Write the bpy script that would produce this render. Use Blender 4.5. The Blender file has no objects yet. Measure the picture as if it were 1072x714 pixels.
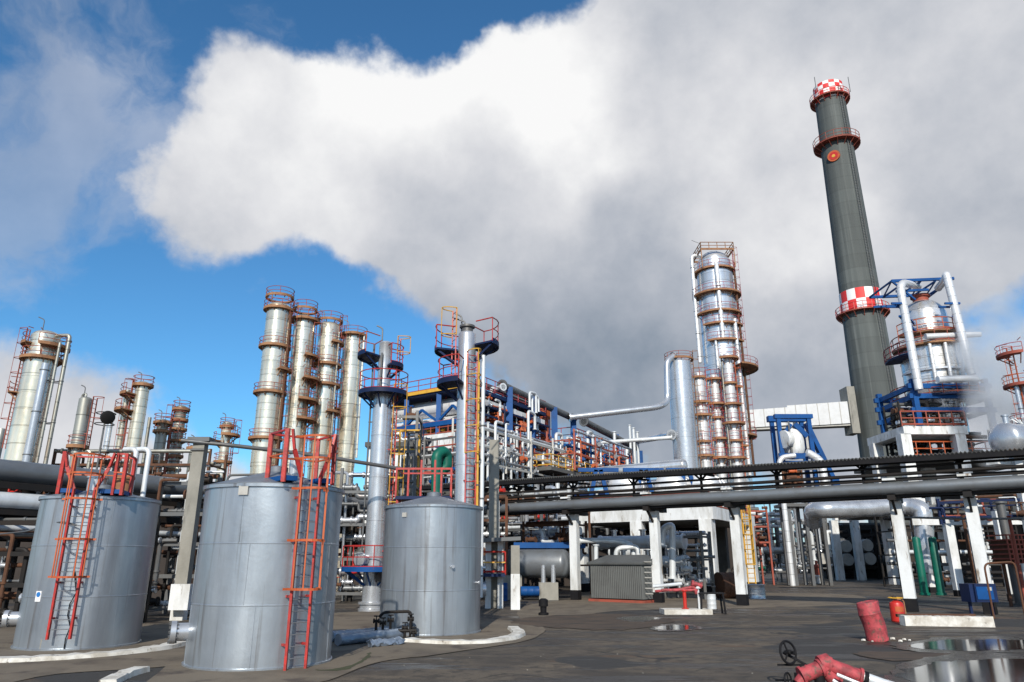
import bpy, math, random
from mathutils import Vector, Matrix
R = math.radians
random.seed(7)
C = bpy.context.scene.collection
SC = bpy.context.scene
# ---------------------------------------------------------------- camera survey (photo 1072 x 714)
F = 746.0; PT = R(17.2); H = 2.2
cp, sp = math.cos(PT), math.sin(PT)
def ray(u, v):
    y = -(v-357)/F
    return ((u-536)/F, cp - y*sp, sp + y*cp)
def G(u, v, z=0.0):
    d = ray(u, v); t = (z-H)/d[2]
    return (d[0]*t, d[1]*t, z)
def P(u, v, Y):
    d = ray(u, v); t = Y/d[1]
    return (d[0]*t, Y, H+d[2]*t)
def PL(u, v, p0, e, off=0.0):
    """point where the sight line through (u,v) meets the upright plane through p0 along e"""
    d = ray(u, v); n = (-e[1], e[0])
    k = (p0[0]*n[0]+p0[1]*n[1]+off)/(d[0]*n[0]+d[1]*n[1])
    return (d[0]*k, d[1]*k, H+d[2]*k)
def zc(Y, z): return Y*cp+(z-H)*sp
def rad(w, Y, z): return w/2*zc(Y, z)/F
# ---------------------------------------------------------------- mesh building
class MB:
    def __init__(s): s.v = []; s.f = []
    def add(s, vs, fs):
        b = len(s.v); s.v += [tuple(p) for p in vs]; s.f += [tuple(b+i for i in f) for f in fs]
    def box(s, c, d, yaw=0.0):
        ca, sa = math.cos(yaw), math.sin(yaw); vs = []
        for k in (-.5, .5):
            for (i, j) in ((-.5, -.5), (.5, -.5), (.5, .5), (-.5, .5)):
                x, y = i*d[0], j*d[1]
                vs.append((c[0]+x*ca-y*sa, c[1]+x*sa+y*ca, c[2]+k*d[2]))
        s.add(vs, [(3, 2, 1, 0), (4, 5, 6, 7), (0, 1, 5, 4), (1, 2, 6, 5), (2, 3, 7, 6), (3, 0, 4, 7)])
        return s
    def beam(s, p, q, w, h=None):
        h = h or w; p = Vector(p); q = Vector(q); d = (q-p)
        if d.length < 1e-6: return s
        d.normalize(); up = Vector((0, 0, 1))
        if abs(d.z) > .95: up = Vector((0, 1, 0))
        a = d.cross(up).normalized(); b = a.cross(d).normalized()
        vs = []
        for o in (p, q):
            for (i, j) in ((-1, -1), (1, -1), (1, 1), (-1, 1)): vs.append(o+a*(i*w/2)+b*(j*h/2))
        s.add(vs, [(0, 1, 2, 3), (7, 6, 5, 4), (4, 5, 1, 0), (5, 6, 2, 1), (6, 7, 3, 2), (7, 4, 0, 3)])
        return s
    def tube(s, pts, r, n=10, bend=None, cap=True, r2=None):
        pts = [Vector(p) for p in pts]
        if bend: pts = fillet(pts, bend)
        m = len(pts); T = []
        for i in range(m):
            a = (pts[i]-pts[i-1]).normalized() if i else (pts[1]-pts[0]).normalized()
            b = (pts[i+1]-pts[i]).normalized() if i < m-1 else a
            t = (a+b)
            T.append(t.normalized() if t.length > 1e-5 else a)
        u = Vector((0, 0, 1)) if abs(T[0].z) < .9 else Vector((1, 0, 0))
        u = (u-T[0]*u.dot(T[0])).normalized(); vs = []
        for i in range(m):
            u = (u-T[i]*u.dot(T[i])).normalized(); w = T[i].cross(u)
            k = 1.0
            if 0 < i < m-1:
                a = (pts[i]-pts[i-1]).normalized(); k = 1/max(.5, a.dot(T[i]))
            rr = r if r2 is None else r+(r2-r)*i/(m-1)
            for j in range(n):
                t = 2*math.pi*j/n
                vs.append(pts[i]+(u*math.cos(t)+w*math.sin(t))*rr*(k if k < 1.5 else 1.5))
        fs = [(i*n+j, i*n+(j+1) % n, (i+1)*n+(j+1) % n, (i+1)*n+j) for i in range(m-1) for j in range(n)]
        if cap: fs += [tuple(range(n-1, -1, -1)), tuple((m-1)*n+j for j in range(n))]
        s.add(vs, fs); return s
    def lathe(s, c, prof, n=32, a0=0.0, a1=None):
        full = a1 is None; a1 = a0+2*math.pi if full else a1; m = len(prof); N = n if full else n+1
        vs = [(c[0]+r*math.cos(a0+(a1-a0)*j/n), c[1]+r*math.sin(a0+(a1-a0)*j/n), c[2]+z) for (r, z) in prof for j in range(N)]
        fs = [(i*N+j, i*N+(j+1) % N, (i+1)*N+(j+1) % N, (i+1)*N+j) for i in range(m-1) for j in range(n)]
        if full:
            fs += [tuple(range(N-1, -1, -1)), tuple((m-1)*N+j for j in range(N))]
        s.add(vs, fs); return s
    def hlathe(s, p, q, prof, n=28):
        """lathe along the axis p->q, prof = (radius, distance from p)"""
        p = Vector(p); d = (Vector(q)-p).normalized(); u = Vector((0, 0, 1))
        if abs(d.z) > .9: u = Vector((1, 0, 0))
        u = (u-d*u.dot(d)).normalized(); w = d.cross(u); m = len(prof)
        vs = [p+d*t+(u*math.cos(2*math.pi*j/n)+w*math.sin(2*math.pi*j/n))*r for (r, t) in prof for j in range(n)]
        fs = [(i*n+j, i*n+(j+1) % n, (i+1)*n+(j+1) % n, (i+1)*n+j) for i in range(m-1) for j in range(n)]
        fs += [tuple(range(n-1, -1, -1)), tuple((m-1)*n+j for j in range(n))]
        s.add(vs, fs); return s
    def sector(s, c, r0, r1, z0, z1, a0=0, a1=360, n=None):
        a0, a1 = R(a0), R(a1); n = n or max(4, int((a1-a0)/R(12)))
        vs = []
        for j in range(n+1):
            t = a0+(a1-a0)*j/n; ct, st = math.cos(t), math.sin(t)
            for (r, z) in ((r0, z0), (r1, z0), (r1, z1), (r0, z1)): vs.append((c[0]+r*ct, c[1]+r*st, z))
        fs = []
        for j in range(n):
            b = j*4; d = b+4
            fs += [(b, b+1, d+1, d), (b+1, b+2, d+2, d+1), (b+2, b+3, d+3, d+2), (b+3, b, d, d+3)]
        if a1-a0 < R(359): fs += [(0, 3, 2, 1), (n*4, n*4+1, n*4+2, n*4+3)]
        s.add(vs, fs); return s
    def arc(s, c, r, z, a0, a1, t, n=None, k=5):
        n = n or max(3, int((a1-a0)/14))
        s.tube([(c[0]+r*math.cos(R(a0+(a1-a0)*j/n)), c[1]+r*math.sin(R(a0+(a1-a0)*j/n)), z) for j in range(n+1)], t, k); return s
    def railarc(s, c, r, z, a0, a1, h=1.0, t=.025, step=None):
        L = r*R(a1-a0); m = max(2, int(L/(step or .9)))
        for j in range(m+1):
            a = R(a0+(a1-a0)*j/m); x, y = c[0]+r*math.cos(a), c[1]+r*math.sin(a)
            s.tube([(x, y, z), (x, y, z+h)], t, 5)
        s.arc(c, r, z+h, a0, a1, t*1.1); s.arc(c, r, z+h*.52, a0, a1, t*.9); s.arc(c, r, z+h*.12, a0, a1, t*1.2)
        return s
    def rail(s, pts, h=1.0, t=.025, step=1.2):
        pts = [Vector(p) for p in pts]
        for a, b in zip(pts[:-1], pts[1:]):
            m = max(1, int((b-a).length/step+.5))
            for j in range(m+1):
                p = a.lerp(b, j/m); s.tube([p, p+Vector((0, 0, h))], t, 5)
            for k, q in ((h, 1.1), (h*.55, .9), (h*.14, 1.3)):
                s.tube([a+Vector((0, 0, k)), b+Vector((0, 0, k))], t*q, 5)
        return s
    def ladder(s, p, q, side, w=.42, t=.025, rung=.3, rt=None):
        """rails and rungs from p up to q, side = unit vector across"""
        p = Vector(p); q = Vector(q); sd = Vector(side).normalized()*w/2
        s.beam(p-sd, q-sd, t*1.6, t*2.4); s.beam(p+sd, q+sd, t*1.6, t*2.4)
        m = int((q-p).length/rung)
        for j in range(1, m+1):
            o = p.lerp(q, j/(m+.5)); s.tube([o-sd, o+sd], rt or t*.55, 4, cap=False)
        return s
    def hoops(s, p, q, side, out, w=.42, t=.02, step=.9, depth=.65, bars=5, drop=0.0):
        p = Vector(p); q = Vector(q); sd = Vector(side).normalized(); o = Vector(out).normalized()
        m = max(1, int((q-p).length/step)); rr = []
        for j in range(m+1):
            b = p.lerp(q, j/m)
            ring = [b+sd*(w*.62*-math.cos(math.pi*k/8))+o*(depth*math.sin(math.pi*k/8)) for k in range(9)]
            s.tube(ring, t, 5, cap=False); rr.append(ring)
        for k in range(0, 9, 8//max(1, bars-1)):
            s.tube([rr[0][k], rr[-1][k]], t*.8, 4)
        return s
    def build(s, name, m, parent=None, sharp=38):
        me = bpy.data.meshes.new(name); o = bpy.data.objects.new(name, me); C.objects.link(o)
        off = Vector((0, 0, 0))
        if parent is not None:
            o.parent = parent; off = Vector(parent.get('_w', (0, 0, 0)))
            o['_w'] = tuple(off)
        else:
            if s.v:
                xs = [v[0] for v in s.v]; ys = [v[1] for v in s.v]; zs = [v[2] for v in s.v]
                off = Vector(((min(xs)+max(xs))/2, (min(ys)+max(ys))/2, min(zs)))
            o.location = off; o['_w'] = tuple(off)
        me.from_pydata([(a-off.x, b-off.y, c-off.z) for (a, b, c) in s.v], [], s.f)
        me.validate(); me.update()
        me.materials.append(M[m] if isinstance(m, str) else m)
        me.shade_smooth(); me.set_sharp_from_angle(angle=R(sharp))
        return o
def fillet(pts, r, k=5):
    out = [pts[0]]
    for i in range(1, len(pts)-1):
        a, b, c = pts[i-1], pts[i], pts[i+1]; d1 = (a-b); d2 = (c-b)
        rr = min(r, d1.length*.45, d2.length*.45)
        p, q = b+d1.normalized()*rr, b+d2.normalized()*rr
        for j in range(k+1):
            t = j/k; out.append(p*(1-t)**2+b*2*t*(1-t)+q*t*t)
    out.append(pts[-1]); return out
def thing(name, label, cat, loc, group=None, kind=None):
    o = bpy.data.objects.new(name, None); C.objects.link(o); o.location = loc
    o.empty_display_size = .2; o['_w'] = tuple(loc); o['label'] = label; o['category'] = cat
    if group: o['group'] = group
    if kind: o['kind'] = kind
    return o
def tag(o, label=None, cat=None, group=None, kind=None):
    if label: o['label'] = label
    if cat: o['category'] = cat
    if group: o['group'] = group
    if kind: o['kind'] = kind
    return o
# ---------------------------------------------------------------- materials
M = {}
def nodes(name):
    m = bpy.data.materials.new(name); m.use_nodes = True
    nt = m.node_tree; b = nt.nodes['Principled BSDF']; return m, nt, b
def N(nt, t, **kw):
    n = nt.nodes.new(t)
    for k, v in kw.items():
        if k.startswith('i_'): n.inputs[k[2:].replace('_', ' ')].default_value = v
        else: setattr(n, k, v)
    return n
def ramp(nt, stops, interp='LINEAR'):
    r = nt.nodes.new('ShaderNodeValToRGB'); r.color_ramp.interpolation = interp
    e = r.color_ramp.elements
    while len(e) < len(stops): e.new(.5)
    for k, (p, c) in enumerate(stops):
        e[k].position = p; e[k].color = (*c, 1) if len(c) == 3 else c
    return r
def mat(name, col, rough=.5, metal=0.0, col2=None, sc=(1, 1, 1), amt=.5, thr=(.45, .7), bump=.0, bsc=8.0, col3=None, sc3=(.5, .5, .5), thr3=(.55, .7), rvar=.12, seam=None, seamcol=.55, spec=.5):
    m, nt, b = nodes(name); L = nt.links.new
    tc = N(nt, 'ShaderNodeTexCoord'); geo = N(nt, 'ShaderNodeNewGeometry')
    src = geo.outputs['Position']
    def noise(s, scale=1.0, det=8.0, rough_=.6):
        mp = N(nt, 'ShaderNodeMapping'); mp.inputs['Scale'].default_value = s; L(src, mp.inputs[0])
        n = N(nt, 'ShaderNodeTexNoise'); n.inputs['Scale'].default_value = scale; n.inputs['Detail'].default_value = det
        n.inputs['Roughness'].default_value = rough_; L(mp.outputs[0], n.inputs[0]); return n
    n1 = noise(sc); r1 = ramp(nt, [(thr[0], (0, 0, 0)), (thr[1], (1, 1, 1))]); L(n1.outputs[0], r1.inputs[0])
    c2 = col2 or tuple(x*.72 for x in col)
    mx = N(nt, 'ShaderNodeMix', data_type='RGBA'); mx.inputs[6].default_value = (*col, 1); mx.inputs[7].default_value = (*c2, 1)
    mm = N(nt, 'ShaderNodeMath', operation='MULTIPLY'); mm.inputs[1].default_value = amt; L(r1.outputs[0], mm.inputs[0]); L(mm.outputs[0], mx.inputs[0])
    out = mx.outputs[2]
    if col3:
        n3 = noise(sc3); r3 = ramp(nt, [(thr3[0], (0, 0, 0)), (thr3[1], (1, 1, 1))]); L(n3.outputs[0], r3.inputs[0])
        m3 = N(nt, 'ShaderNodeMix', data_type='RGBA'); L(r3.outputs[0], m3.inputs[0]); L(out, m3.inputs[6]); m3.inputs[7].default_value = (*col3, 1)
        out = m3.outputs[2]
    hgt = None
    if seam:
        sx = N(nt, 'ShaderNodeSeparateXYZ'); L(src, sx.inputs[0])
        dv = N(nt, 'ShaderNodeMath', operation='DIVIDE'); dv.inputs[1].default_value = seam; L(sx.outputs[2], dv.inputs[0])
        frc = N(nt, 'ShaderNodeMath', operation='FRACT'); L(dv.outputs[0], frc.inputs[0])
        flo = N(nt, 'ShaderNodeMath', operation='FLOOR'); L(dv.outputs[0], flo.inputs[0])
        rs = ramp(nt, [(.0, (seamcol,)*3), (.035, (seamcol,)*3), (.06, (1, 1, 1)), (.95, (1, 1, 1)), (1.0, (.85,)*3)]); L(frc.outputs[0], rs.inputs[0])
        wn = N(nt, 'ShaderNodeTexWhiteNoise', noise_dimensions='1D'); L(flo.outputs[0], wn.inputs['W'])
        mr = N(nt, 'ShaderNodeMapRange'); mr.inputs[3].default_value = .86; mr.inputs[4].default_value = 1.06; L(wn.outputs[0], mr.inputs[0])
        v1 = N(nt, 'ShaderNodeMix', data_type='RGBA', blend_type='MULTIPLY'); v1.inputs[0].default_value = 1; L(out, v1.inputs[6]); L(rs.outputs[0], v1.inputs[7])
        v2 = N(nt, 'ShaderNodeVectorMath', operation='SCALE'); L(v1.outputs[2], v2.inputs[0]); L(mr.outputs[0], v2.inputs['Scale'])
        out = v2.outputs[0]; hgt = rs
    L(out, b.inputs['Base Color'])
    b.inputs['Metallic'].default_value = metal; b.inputs['Specular IOR Level'].default_value = spec
    n2 = noise((1, 1, 1), bsc)
    rr = N(nt, 'ShaderNodeMapRange'); rr.inputs[3].default_value = max(.02, rough-rvar); rr.inputs[4].default_value = min(1, rough+rvar)
    L(n2.outputs[0], rr.inputs[0]); L(rr.outputs[0], b.inputs['Roughness'])
    if bump:
        bp = N(nt, 'ShaderNodeBump'); bp.inputs['Strength'].default_value = bump; bp.inputs['Distance'].default_value = .03
        L(n2.outputs[0], bp.inputs['Height']); L(bp.outputs[0], b.inputs['Normal'])
    M[name] = m; return m
rust = (.10, .042, .02)
mat('tank_paint', (.40, .44, .48), .33, .68, (.27, .30, .34), (1.6, 1.6, .25), .9, (.40, .66), .38, 1.3, rvar=.1, col3=(.15,.13,.115), sc3=(7, 7, .2), thr3=(.57, .78))
mat('tank_roof', (.16, .18, .21), .5, .3, (.1, .11, .12), (1, 1, 1), .7)
mat('silver', (.52, .54, .57), .28, .62, (.36, .37, .39), (1.2, 1.2, .4), .7, bump=.03, bsc=3)
mat('silver_clad', (.74, .75, .76), .27, .68, (.45, .40, .33), (.9, .9, .12), .7, bump=.05, bsc=2, seam=1.1)
mat('warm_clad', (.88, .81, .66), .24, .70, (.50, .39, .24), (.8, .8, .10), .7, (.42, .68), bump=.05, bsc=2, seam=1.25, col3=(.30, .17, .08), sc3=(2.2, 2.2, .16), thr3=(.66, .78))
mat('old_clad', (.36, .36, .32), .45, .6, (.2, .17, .13), (.8, .8, .2), .8, seam=1.3, col3=(.22, .12, .06), sc3=(2, 2, .3), thr3=(.6, .72))
mat('white_clad', (.72, .73, .74), .4, .35, (.45, .45, .45), (.6, .6, .3), .6, (.5, .75), seam=1.0, col3=(.38, .24, .16), sc3=(1.5, 1.5, .3), thr3=(.62, .75))
mat('white', (.66, .68, .69), .65, 0, (.44, .44, .42), (1.6, 1.6, .5), .9, (.42, .66), bump=.35, bsc=9, col3=(.20, .16, .12), sc3=(3.5, 3.5, .9), thr3=(.60, .70))
mat('duct_white', (.58, .59, .60), .6, 0, (.46, .46, .45), (1, 1, 1), .6)
mat('white_pipe', (.62, .65, .67), .4, .2, (.38, .38, .37), (2, 2, .5), .6)
mat('grey_pipe', (.17, .185, .20), .42, .4, (.13, .13, .13), (1, 1, 1.4), .7, bump=.15, bsc=4, col3=(.2, .12, .08), sc3=(.8, .8, .8), thr3=(.66, .74))
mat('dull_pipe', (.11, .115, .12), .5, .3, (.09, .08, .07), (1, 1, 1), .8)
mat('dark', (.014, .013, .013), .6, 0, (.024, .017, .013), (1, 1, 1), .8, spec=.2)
mat('black', (.009, .009, .011), .7, 0, (.018, .017, .016), (3, 3, 3), .6, spec=.15)
mat('concrete', (.26, .25, .22), .85, 0, (.15, .145, .125), (.9, .9, .5), .8, bump=.3, bsc=9, col3=(.1, .095, .085), sc3=(2.5, 2.5, .5), thr3=(.6, .72))
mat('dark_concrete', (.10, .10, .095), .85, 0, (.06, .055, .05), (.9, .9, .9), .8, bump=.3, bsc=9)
mat('red', (.44, .024, .018), .45, 0, (.26, .022, .018), (4, 4, 4), .9, (.4, .6), col3=(.12, .05, .03), sc3=(9, 9, 9), thr3=(.62, .7), bump=.15, bsc=20)
mat('faded_red', (.40, .055, .065), .65, 0, (.20, .03, .035), (6, 6, 6), 1, (.42, .6), bump=.4, bsc=16, col3=(.13, .06, .045), sc3=(9, 9, 9), thr3=(.57, .63))
mat('bright_red', (.48, .022, .014), .4, 0, (.3, .02, .012), (4, 4, 4), .8)
mat('orange', (.44, .09, .022), .6, 0, (.24, .055, .02), (2, 2, 2), .7)
mat('yellow', (.60, .34, .04), .5, 0, (.36, .18, .04), (2, 2, 2), .7)
mat('rust', rust, .85, 0, (.045, .02, .012), (2, 2, 2), .8, bump=.3, bsc=12)
mat('rust_rail', (.30, .065, .04), .7, 0, (.15, .05, .03), (2, 2, 2), .8)
mat('tan_deck', (.30, .15, .07), .75, 0, (.14, .06, .03), (2, 2, 2), .8)
mat('blue', (.006, .066, .23), .5, 0, (.006, .04, .14), (1, 1, 1), .8, spec=.2)
mat('navy', (.008, .02, .07), .55, 0, (.01, .012, .03), (1, 1, 1), .7, spec=.2)
mat('green', (.004, .11, .075), .45, 0, (.004, .06, .045), (2, 2, 2), .8, spec=.3)
mat('chimney', (.095, .108, .105), .8, 0, (.05, .058, .058), (.6, .6, .03), .9, (.35, .65), seam=2.4, seamcol=.9, col3=(.135, .148, .142), sc3=(1.5, 1.5, .015), thr3=(.52, .7))
mat('corrugated', (.085, .09, .088), .6, .1, (.05, .05, .05), (1, 1, 1), .7)
mat('roof_sheet', (.06, .06, .058), .7, 0, (.06, .06, .055), (1, 1, 1), .7, col3=(.12, .07, .04), sc3=(.6, .6, .6), thr3=(.6, .7))
mat('shade_wall', (.035, .027, .023), .95, 0, (.018, .014, .012), (.4, .4, .4), .8, bump=.3, bsc=5)  # near-black colour standing in for shade on the added backing walls
mat('kerb', (.62, .61, .57), .8, 0, (.35, .32, .27), (2.5, 2.5, 2.5), .8, (.42, .62), bump=.35, bsc=9, col3=(.13, .11, .09), sc3=(4, 4, 4), thr3=(.60, .68))
mat('wrap', (.24, .29, .36), .42, .45, (.11, .14, .19), (2, 2, 2), .8, bump=.5, bsc=7)
mat('steel_rung', (.20, .21, .23), .5, .4)
mat('cap_grey', (.40, .39, .36), .55, .1, (.28, .27, .25), (2, 2, 2), .7)
mat('sign_blue', (.02, .16, .45), .4); mat('sign_white', (.8, .8, .8), .5)
mat('weed', (.045, .05, .018), .9, 0, (.03, .03, .015), (5, 5, 5), .8)
def checker(name, cells, z0, dz, cx, cy, cols=((.62, .03, .03), (.78, .78, .78))):
    m, nt, b = nodes(name); L = nt.links.new
    geo = N(nt, 'ShaderNodeNewGeometry'); sx = N(nt, 'ShaderNodeSeparateXYZ'); L(geo.outputs['Position'], sx.inputs[0])
    def mth(op, a, bb=None):
        n = N(nt, 'ShaderNodeMath', operation=op)
        for k, q in enumerate((a, bb)):
            if q is None: continue
            if isinstance(q, (int, float)): n.inputs[k].default_value = q
            else: L(q, n.inputs[k])
        return n.outputs[0]
    ang = mth('ARCTAN2', mth('SUBTRACT', sx.outputs[1], cy), mth('SUBTRACT', sx.outputs[0], cx))
    a = mth('FLOOR', mth('MULTIPLY', mth('ADD', ang, 10*math.pi), cells/(2*math.pi)))
    z = mth('FLOOR', mth('DIVIDE', mth('SUBTRACT', sx.outputs[2], z0-40*dz), dz))
    k = mth('MODULO', mth('ADD', a, z), 2)
    mx = N(nt, 'ShaderNodeMix', data_type='RGBA'); L(k, mx.inputs[0]); mx.inputs[6].default_value = (*cols[0], 1); mx.inputs[7].default_value = (*cols[1], 1)
    L(mx.outputs[2], b.inputs['Base Color']); b.inputs['Roughness'].default_value = .6
    M[name] = m
# ---------------------------------------------------------------- camera, sun, sky
cam = bpy.data.cameras.new('camera'); co = bpy.data.objects.new('camera', cam); C.objects.link(co)
cam.sensor_width = 36; cam.lens = F/1072*36; cam.clip_end = 9000; cam.clip_start = .1
co.location = (0, 0, H); co.rotation_euler = (R(90)+PT, 0, 0); SC.camera = co
SUN_EL, SUN_AZ = 31, -5        # the sun stands behind the viewer, azimuth counted from -Y towards -X
sdir = Vector((math.sin(R(SUN_AZ))*math.cos(R(SUN_EL)), -math.cos(R(SUN_AZ))*math.cos(R(SUN_EL)), math.sin(R(SUN_EL))))
sl = bpy.data.lights.new('sun', 'SUN'); so = bpy.data.objects.new('sun', sl); C.objects.link(so)
sl.energy = 5.0; sl.angle = R(.6); sl.color = (1.0, .93, .82)
so.rotation_euler = sdir.to_track_quat('Z', 'Y').to_euler(); so.location = (0, -20, 60)
W = bpy.data.worlds.new('World'); SC.world = W; W.use_nodes = True
nt = W.node_tree; L = nt.links.new; bg = nt.nodes['Background']
sky = N(nt, 'ShaderNodeTexSky', sky_type='NISHITA'); sky.sun_disc = False
sky.sun_elevation = R(SUN_EL); sky.sun_rotation = math.atan2(sdir.x, sdir.y)
sky.air_density = 1.0; sky.dust_density = .3; sky.ozone_density = 3.0; sky.altitude = 300
tc = N(nt, 'ShaderNodeTexCoord'); D0 = tc.outputs['Generated']
def wm(op, a, b=None, clamp=False):
    n = N(nt, 'ShaderNodeMath', operation=op); n.use_clamp = clamp
    for k, q in enumerate((a, b)):
        if q is None: continue
        if isinstance(q, (int, float)): n.inputs[k].default_value = q
        else: L(q, n.inputs[k])
    return n.outputs[0]
def wnoise(scale, det, rough_, off=(0, 0, 0), vec=None):
    mp = N(nt, 'ShaderNodeMapping'); mp.inputs['Location'].default_value = off; L(vec or D0, mp.inputs[0])
    n = N(nt, 'ShaderNodeTexNoise'); n.inputs['Scale'].default_value = scale; n.inputs['Detail'].default_value = det; n.inputs['Roughness'].default_value = rough_
    L(mp.outputs[0], n.inputs[0]); return n
wn = wnoise(3.2, 6, .55)
w1 = N(nt, 'ShaderNodeVectorMath', operation='SUBTRACT'); L(wn.outputs[1], w1.inputs[0]); w1.inputs[1].default_value = (.5, .5, .5)
w2 = N(nt, 'ShaderNodeVectorMath', operation='SCALE'); L(w1.outputs[0], w2.inputs[0]); w2.inputs['Scale'].default_value = .24
w3 = N(nt, 'ShaderNodeVectorMath', operation='ADD'); L(D0, w3.inputs[0]); L(w2.outputs[0], w3.inputs[1])
DW = N(nt, 'ShaderNodeVectorMath', operation='NORMALIZE'); L(w3.outputs[0], DW.inputs[0]); DW = DW.outputs[0]
def blob(u, v, rpx, soft, vec=None):
    """soft round patch of the sky around the direction seen at (u, v), radius in photo pixels"""
    c = Vector(ray(u, v)).normalized(); ang = math.atan(rpx/F)
    d = N(nt, 'ShaderNodeVectorMath', operation='DOT_PRODUCT'); L(vec or DW, d.inputs[0]); d.inputs[1].default_value = c
    mr = N(nt, 'ShaderNodeMapRange', interpolation_type='SMOOTHSTEP')
    mr.inputs[1].default_value = math.cos(ang*(1+soft)); mr.inputs[2].default_value = math.cos(ang*max(0.0, 1-soft)); L(d.outputs['Value'], mr.inputs[0])
    return mr.outputs[0]
def total(bl, vec=None):
    acc = None
    for (u, v, r, s, wgt) in bl:
        o = wm('MULTIPLY', blob(u, v, r, s, vec), wgt)
        acc = o if acc is None else wm('ADD', acc, o)
    return acc
cover = total([
 (240, 140, 95, .5, .8), (340, 110, 95, .45, .9), (420, 150, 110, .4, 1), (330, 210, 110, .5, .75), (200, 240, 60, .7, .35), (480, 200, 120, .4, 1), (560, 170, 120, .4, 1), (500, 300, 95, .5, .6),
 (640, 330, 165, .4, 1), (640, 140, 130, .35, 1), (760, 60, 170, .35, 1), (760, 250, 200, .35, 1.1), (950, 40, 210, .35, 1.2), (1060, 100, 150, .4, 1), (960, 200, 130, .5, .9), (840, 350, 150, .5, .9),
 (930, 400, 110, .6, .6), (1030, 420, 80, .7, .7), (700, 440, 90, .7, .35), (240, -25, 90, .8, -.6), (120, 10, 70, .8, -.3), (40, 110, 80, .8, -.2), (170, 150, 80, .9, .35), (180, 255, 60, .9, .3), (500, 60, 60, .9, .4), (380, 60, 50, .9, .3), (150, 300, 50, .8, -.2), (0, 410, 90, .7, .95), (100, 440, 80, .8, .5), (200, 470, 130, .8, .55), (285, 318, 14, .9, .45), (330, 640, 420, .3, .3),
 (500, 10, 80, .5, -.9), (575, -10, 60, .5, -.8), (430, 20, 40, .7, -.4), (1045, 285, 75, .7, -1.1), (1068, 345, 60, .8, -1.1), (985, 320, 40, .8, -.4), (40, 290, 130, .7, -.7), (200, 350, 100, .7, -.7), (120, 240, 60, .8, -.3), (130, 90, 60, .9, -.2), (300, 390, 90, .7, -.6), (400, 410, 110, .7, -.6), (400, 20, 70, .7, -.6), (620, 0, 60, .7, -.6), (340, 0, 60, .7, -.5), (560, 430, 70, .7, -.3), (640, 475, 60, .8, -.4)])
fb = wnoise(4.8, 14, .66, (3.1, 1.7, .4))
fb2 = wm('MULTIPLY', wm('SUBTRACT', fb.outputs[0], .5), 1.6)
fb3 = wnoise(15, 12, .66, (1.1, 4.2, 2.4)); cov = wm('ADD', wm('ADD', cover, fb2), wm('MULTIPLY', wm('SUBTRACT', fb3.outputs[0], .5), 1.0))
hz = N(nt, 'ShaderNodeMapRange'); sz = N(nt, 'ShaderNodeSeparateXYZ'); L(D0, sz.inputs[0]); L(sz.outputs[2], hz.inputs[0]); hz.inputs[1].default_value = .16; hz.inputs[2].default_value = .0; cov = wm('ADD', cov, wm('MULTIPLY', hz.outputs[0], .7))
# broken cloud elsewhere round the sky, so that metal has something to mirror
bk = wnoise(1.6, 6, .6, (9, 2, 5)); sx = N(nt, 'ShaderNodeSeparateXYZ'); L(D0, sx.inputs[0])
back = N(nt, 'ShaderNodeMapRange'); back.inputs[1].default_value = .25; back.inputs[2].default_value = -.3; L(sx.outputs[1], back.inputs[0])
cov = wm('ADD', cov, wm('MULTIPLY', back.outputs[0], wm('MULTIPLY', bk.outputs[0], .9)))
mask = N(nt, 'ShaderNodeMapRange', interpolation_type='SMOOTHSTEP'); mask.inputs[1].default_value = .16; mask.inputs[2].default_value = 1.05; L(cov, mask.inputs[0])
vz = wnoise(5.5, 12, .6, (2.2, 8.1, 3.3), DW); veil = wm('ADD', total([(40, 60, 150, .9, .55), (200, 20, 110, .9, .5), (80, 160, 70, .9, .5), (990, 380, 90, .9, .4)]), wm('MULTIPLY', wm('SUBTRACT', vz.outputs[0], .5), 3.6))
vm = N(nt, 'ShaderNodeMapRange', interpolation_type='SMOOTHSTEP'); vm.inputs[1].default_value = .6; vm.inputs[2].default_value = 1.5; vm.inputs[4].default_value = .42; L(veil, vm.inputs[0])
msk = wm('MAXIMUM', mask.outputs[0], vm.outputs[0])
# brightness of the cloud: lit edges, grey bellies
dark = total([(610, 370, 190, .95, .24), (520, 370, 110, .9, .06), (800, 400, 190, .9, .05), (900, 60, 170, .9, .04), (1000, 190, 130, .9, .04), (280, 230, 110, .9, .05), (560, 470, 100, .9, .05), (60, 60, 160, .9, .12), (1000, 430, 90, .9, .06)])
lit = total([(450, 190, 130, .9, .17), (560, 230, 70, .9, .08), (330, 200, 90, .9, .05), (600, 105, 50, .9, .26), (790, 180, 75, .9, .28), (380, 50, 90, .9, .14), (170, 110, 60, .9, .14), (540, 90, 90, .9, .04), (300, 120, 100, .9, .08), (850, 300, 60, .9, .12)])
det = wnoise(4.2, 9, .56, (7.7, 3.3, 1.2)); det_b = wnoise(4.2, 9, .56, (7.70, 3.28, 1.26))
relief = wm('MULTIPLY', wm('SUBTRACT', det.outputs[0], det_b.outputs[0]), .55)
det2 = wm('ADD', wm('MULTIPLY', wm('SUBTRACT', det.outputs[0], .5), .30), relief)
val = wm("ADD", wm("ADD", wm("SUBTRACT", wm("ADD", .71, lit), dark), det2), wm("MULTIPLY", back.outputs[0], .28))
cr = ramp(nt, [(0, (.15, .19, .24)), (.25, (.225, .28, .355)), (.5, (.43, .465, .53)), (.75, (.69, .70, .735)), (1, (.95, .95, .95))]); L(val, cr.inputs[0])
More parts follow.
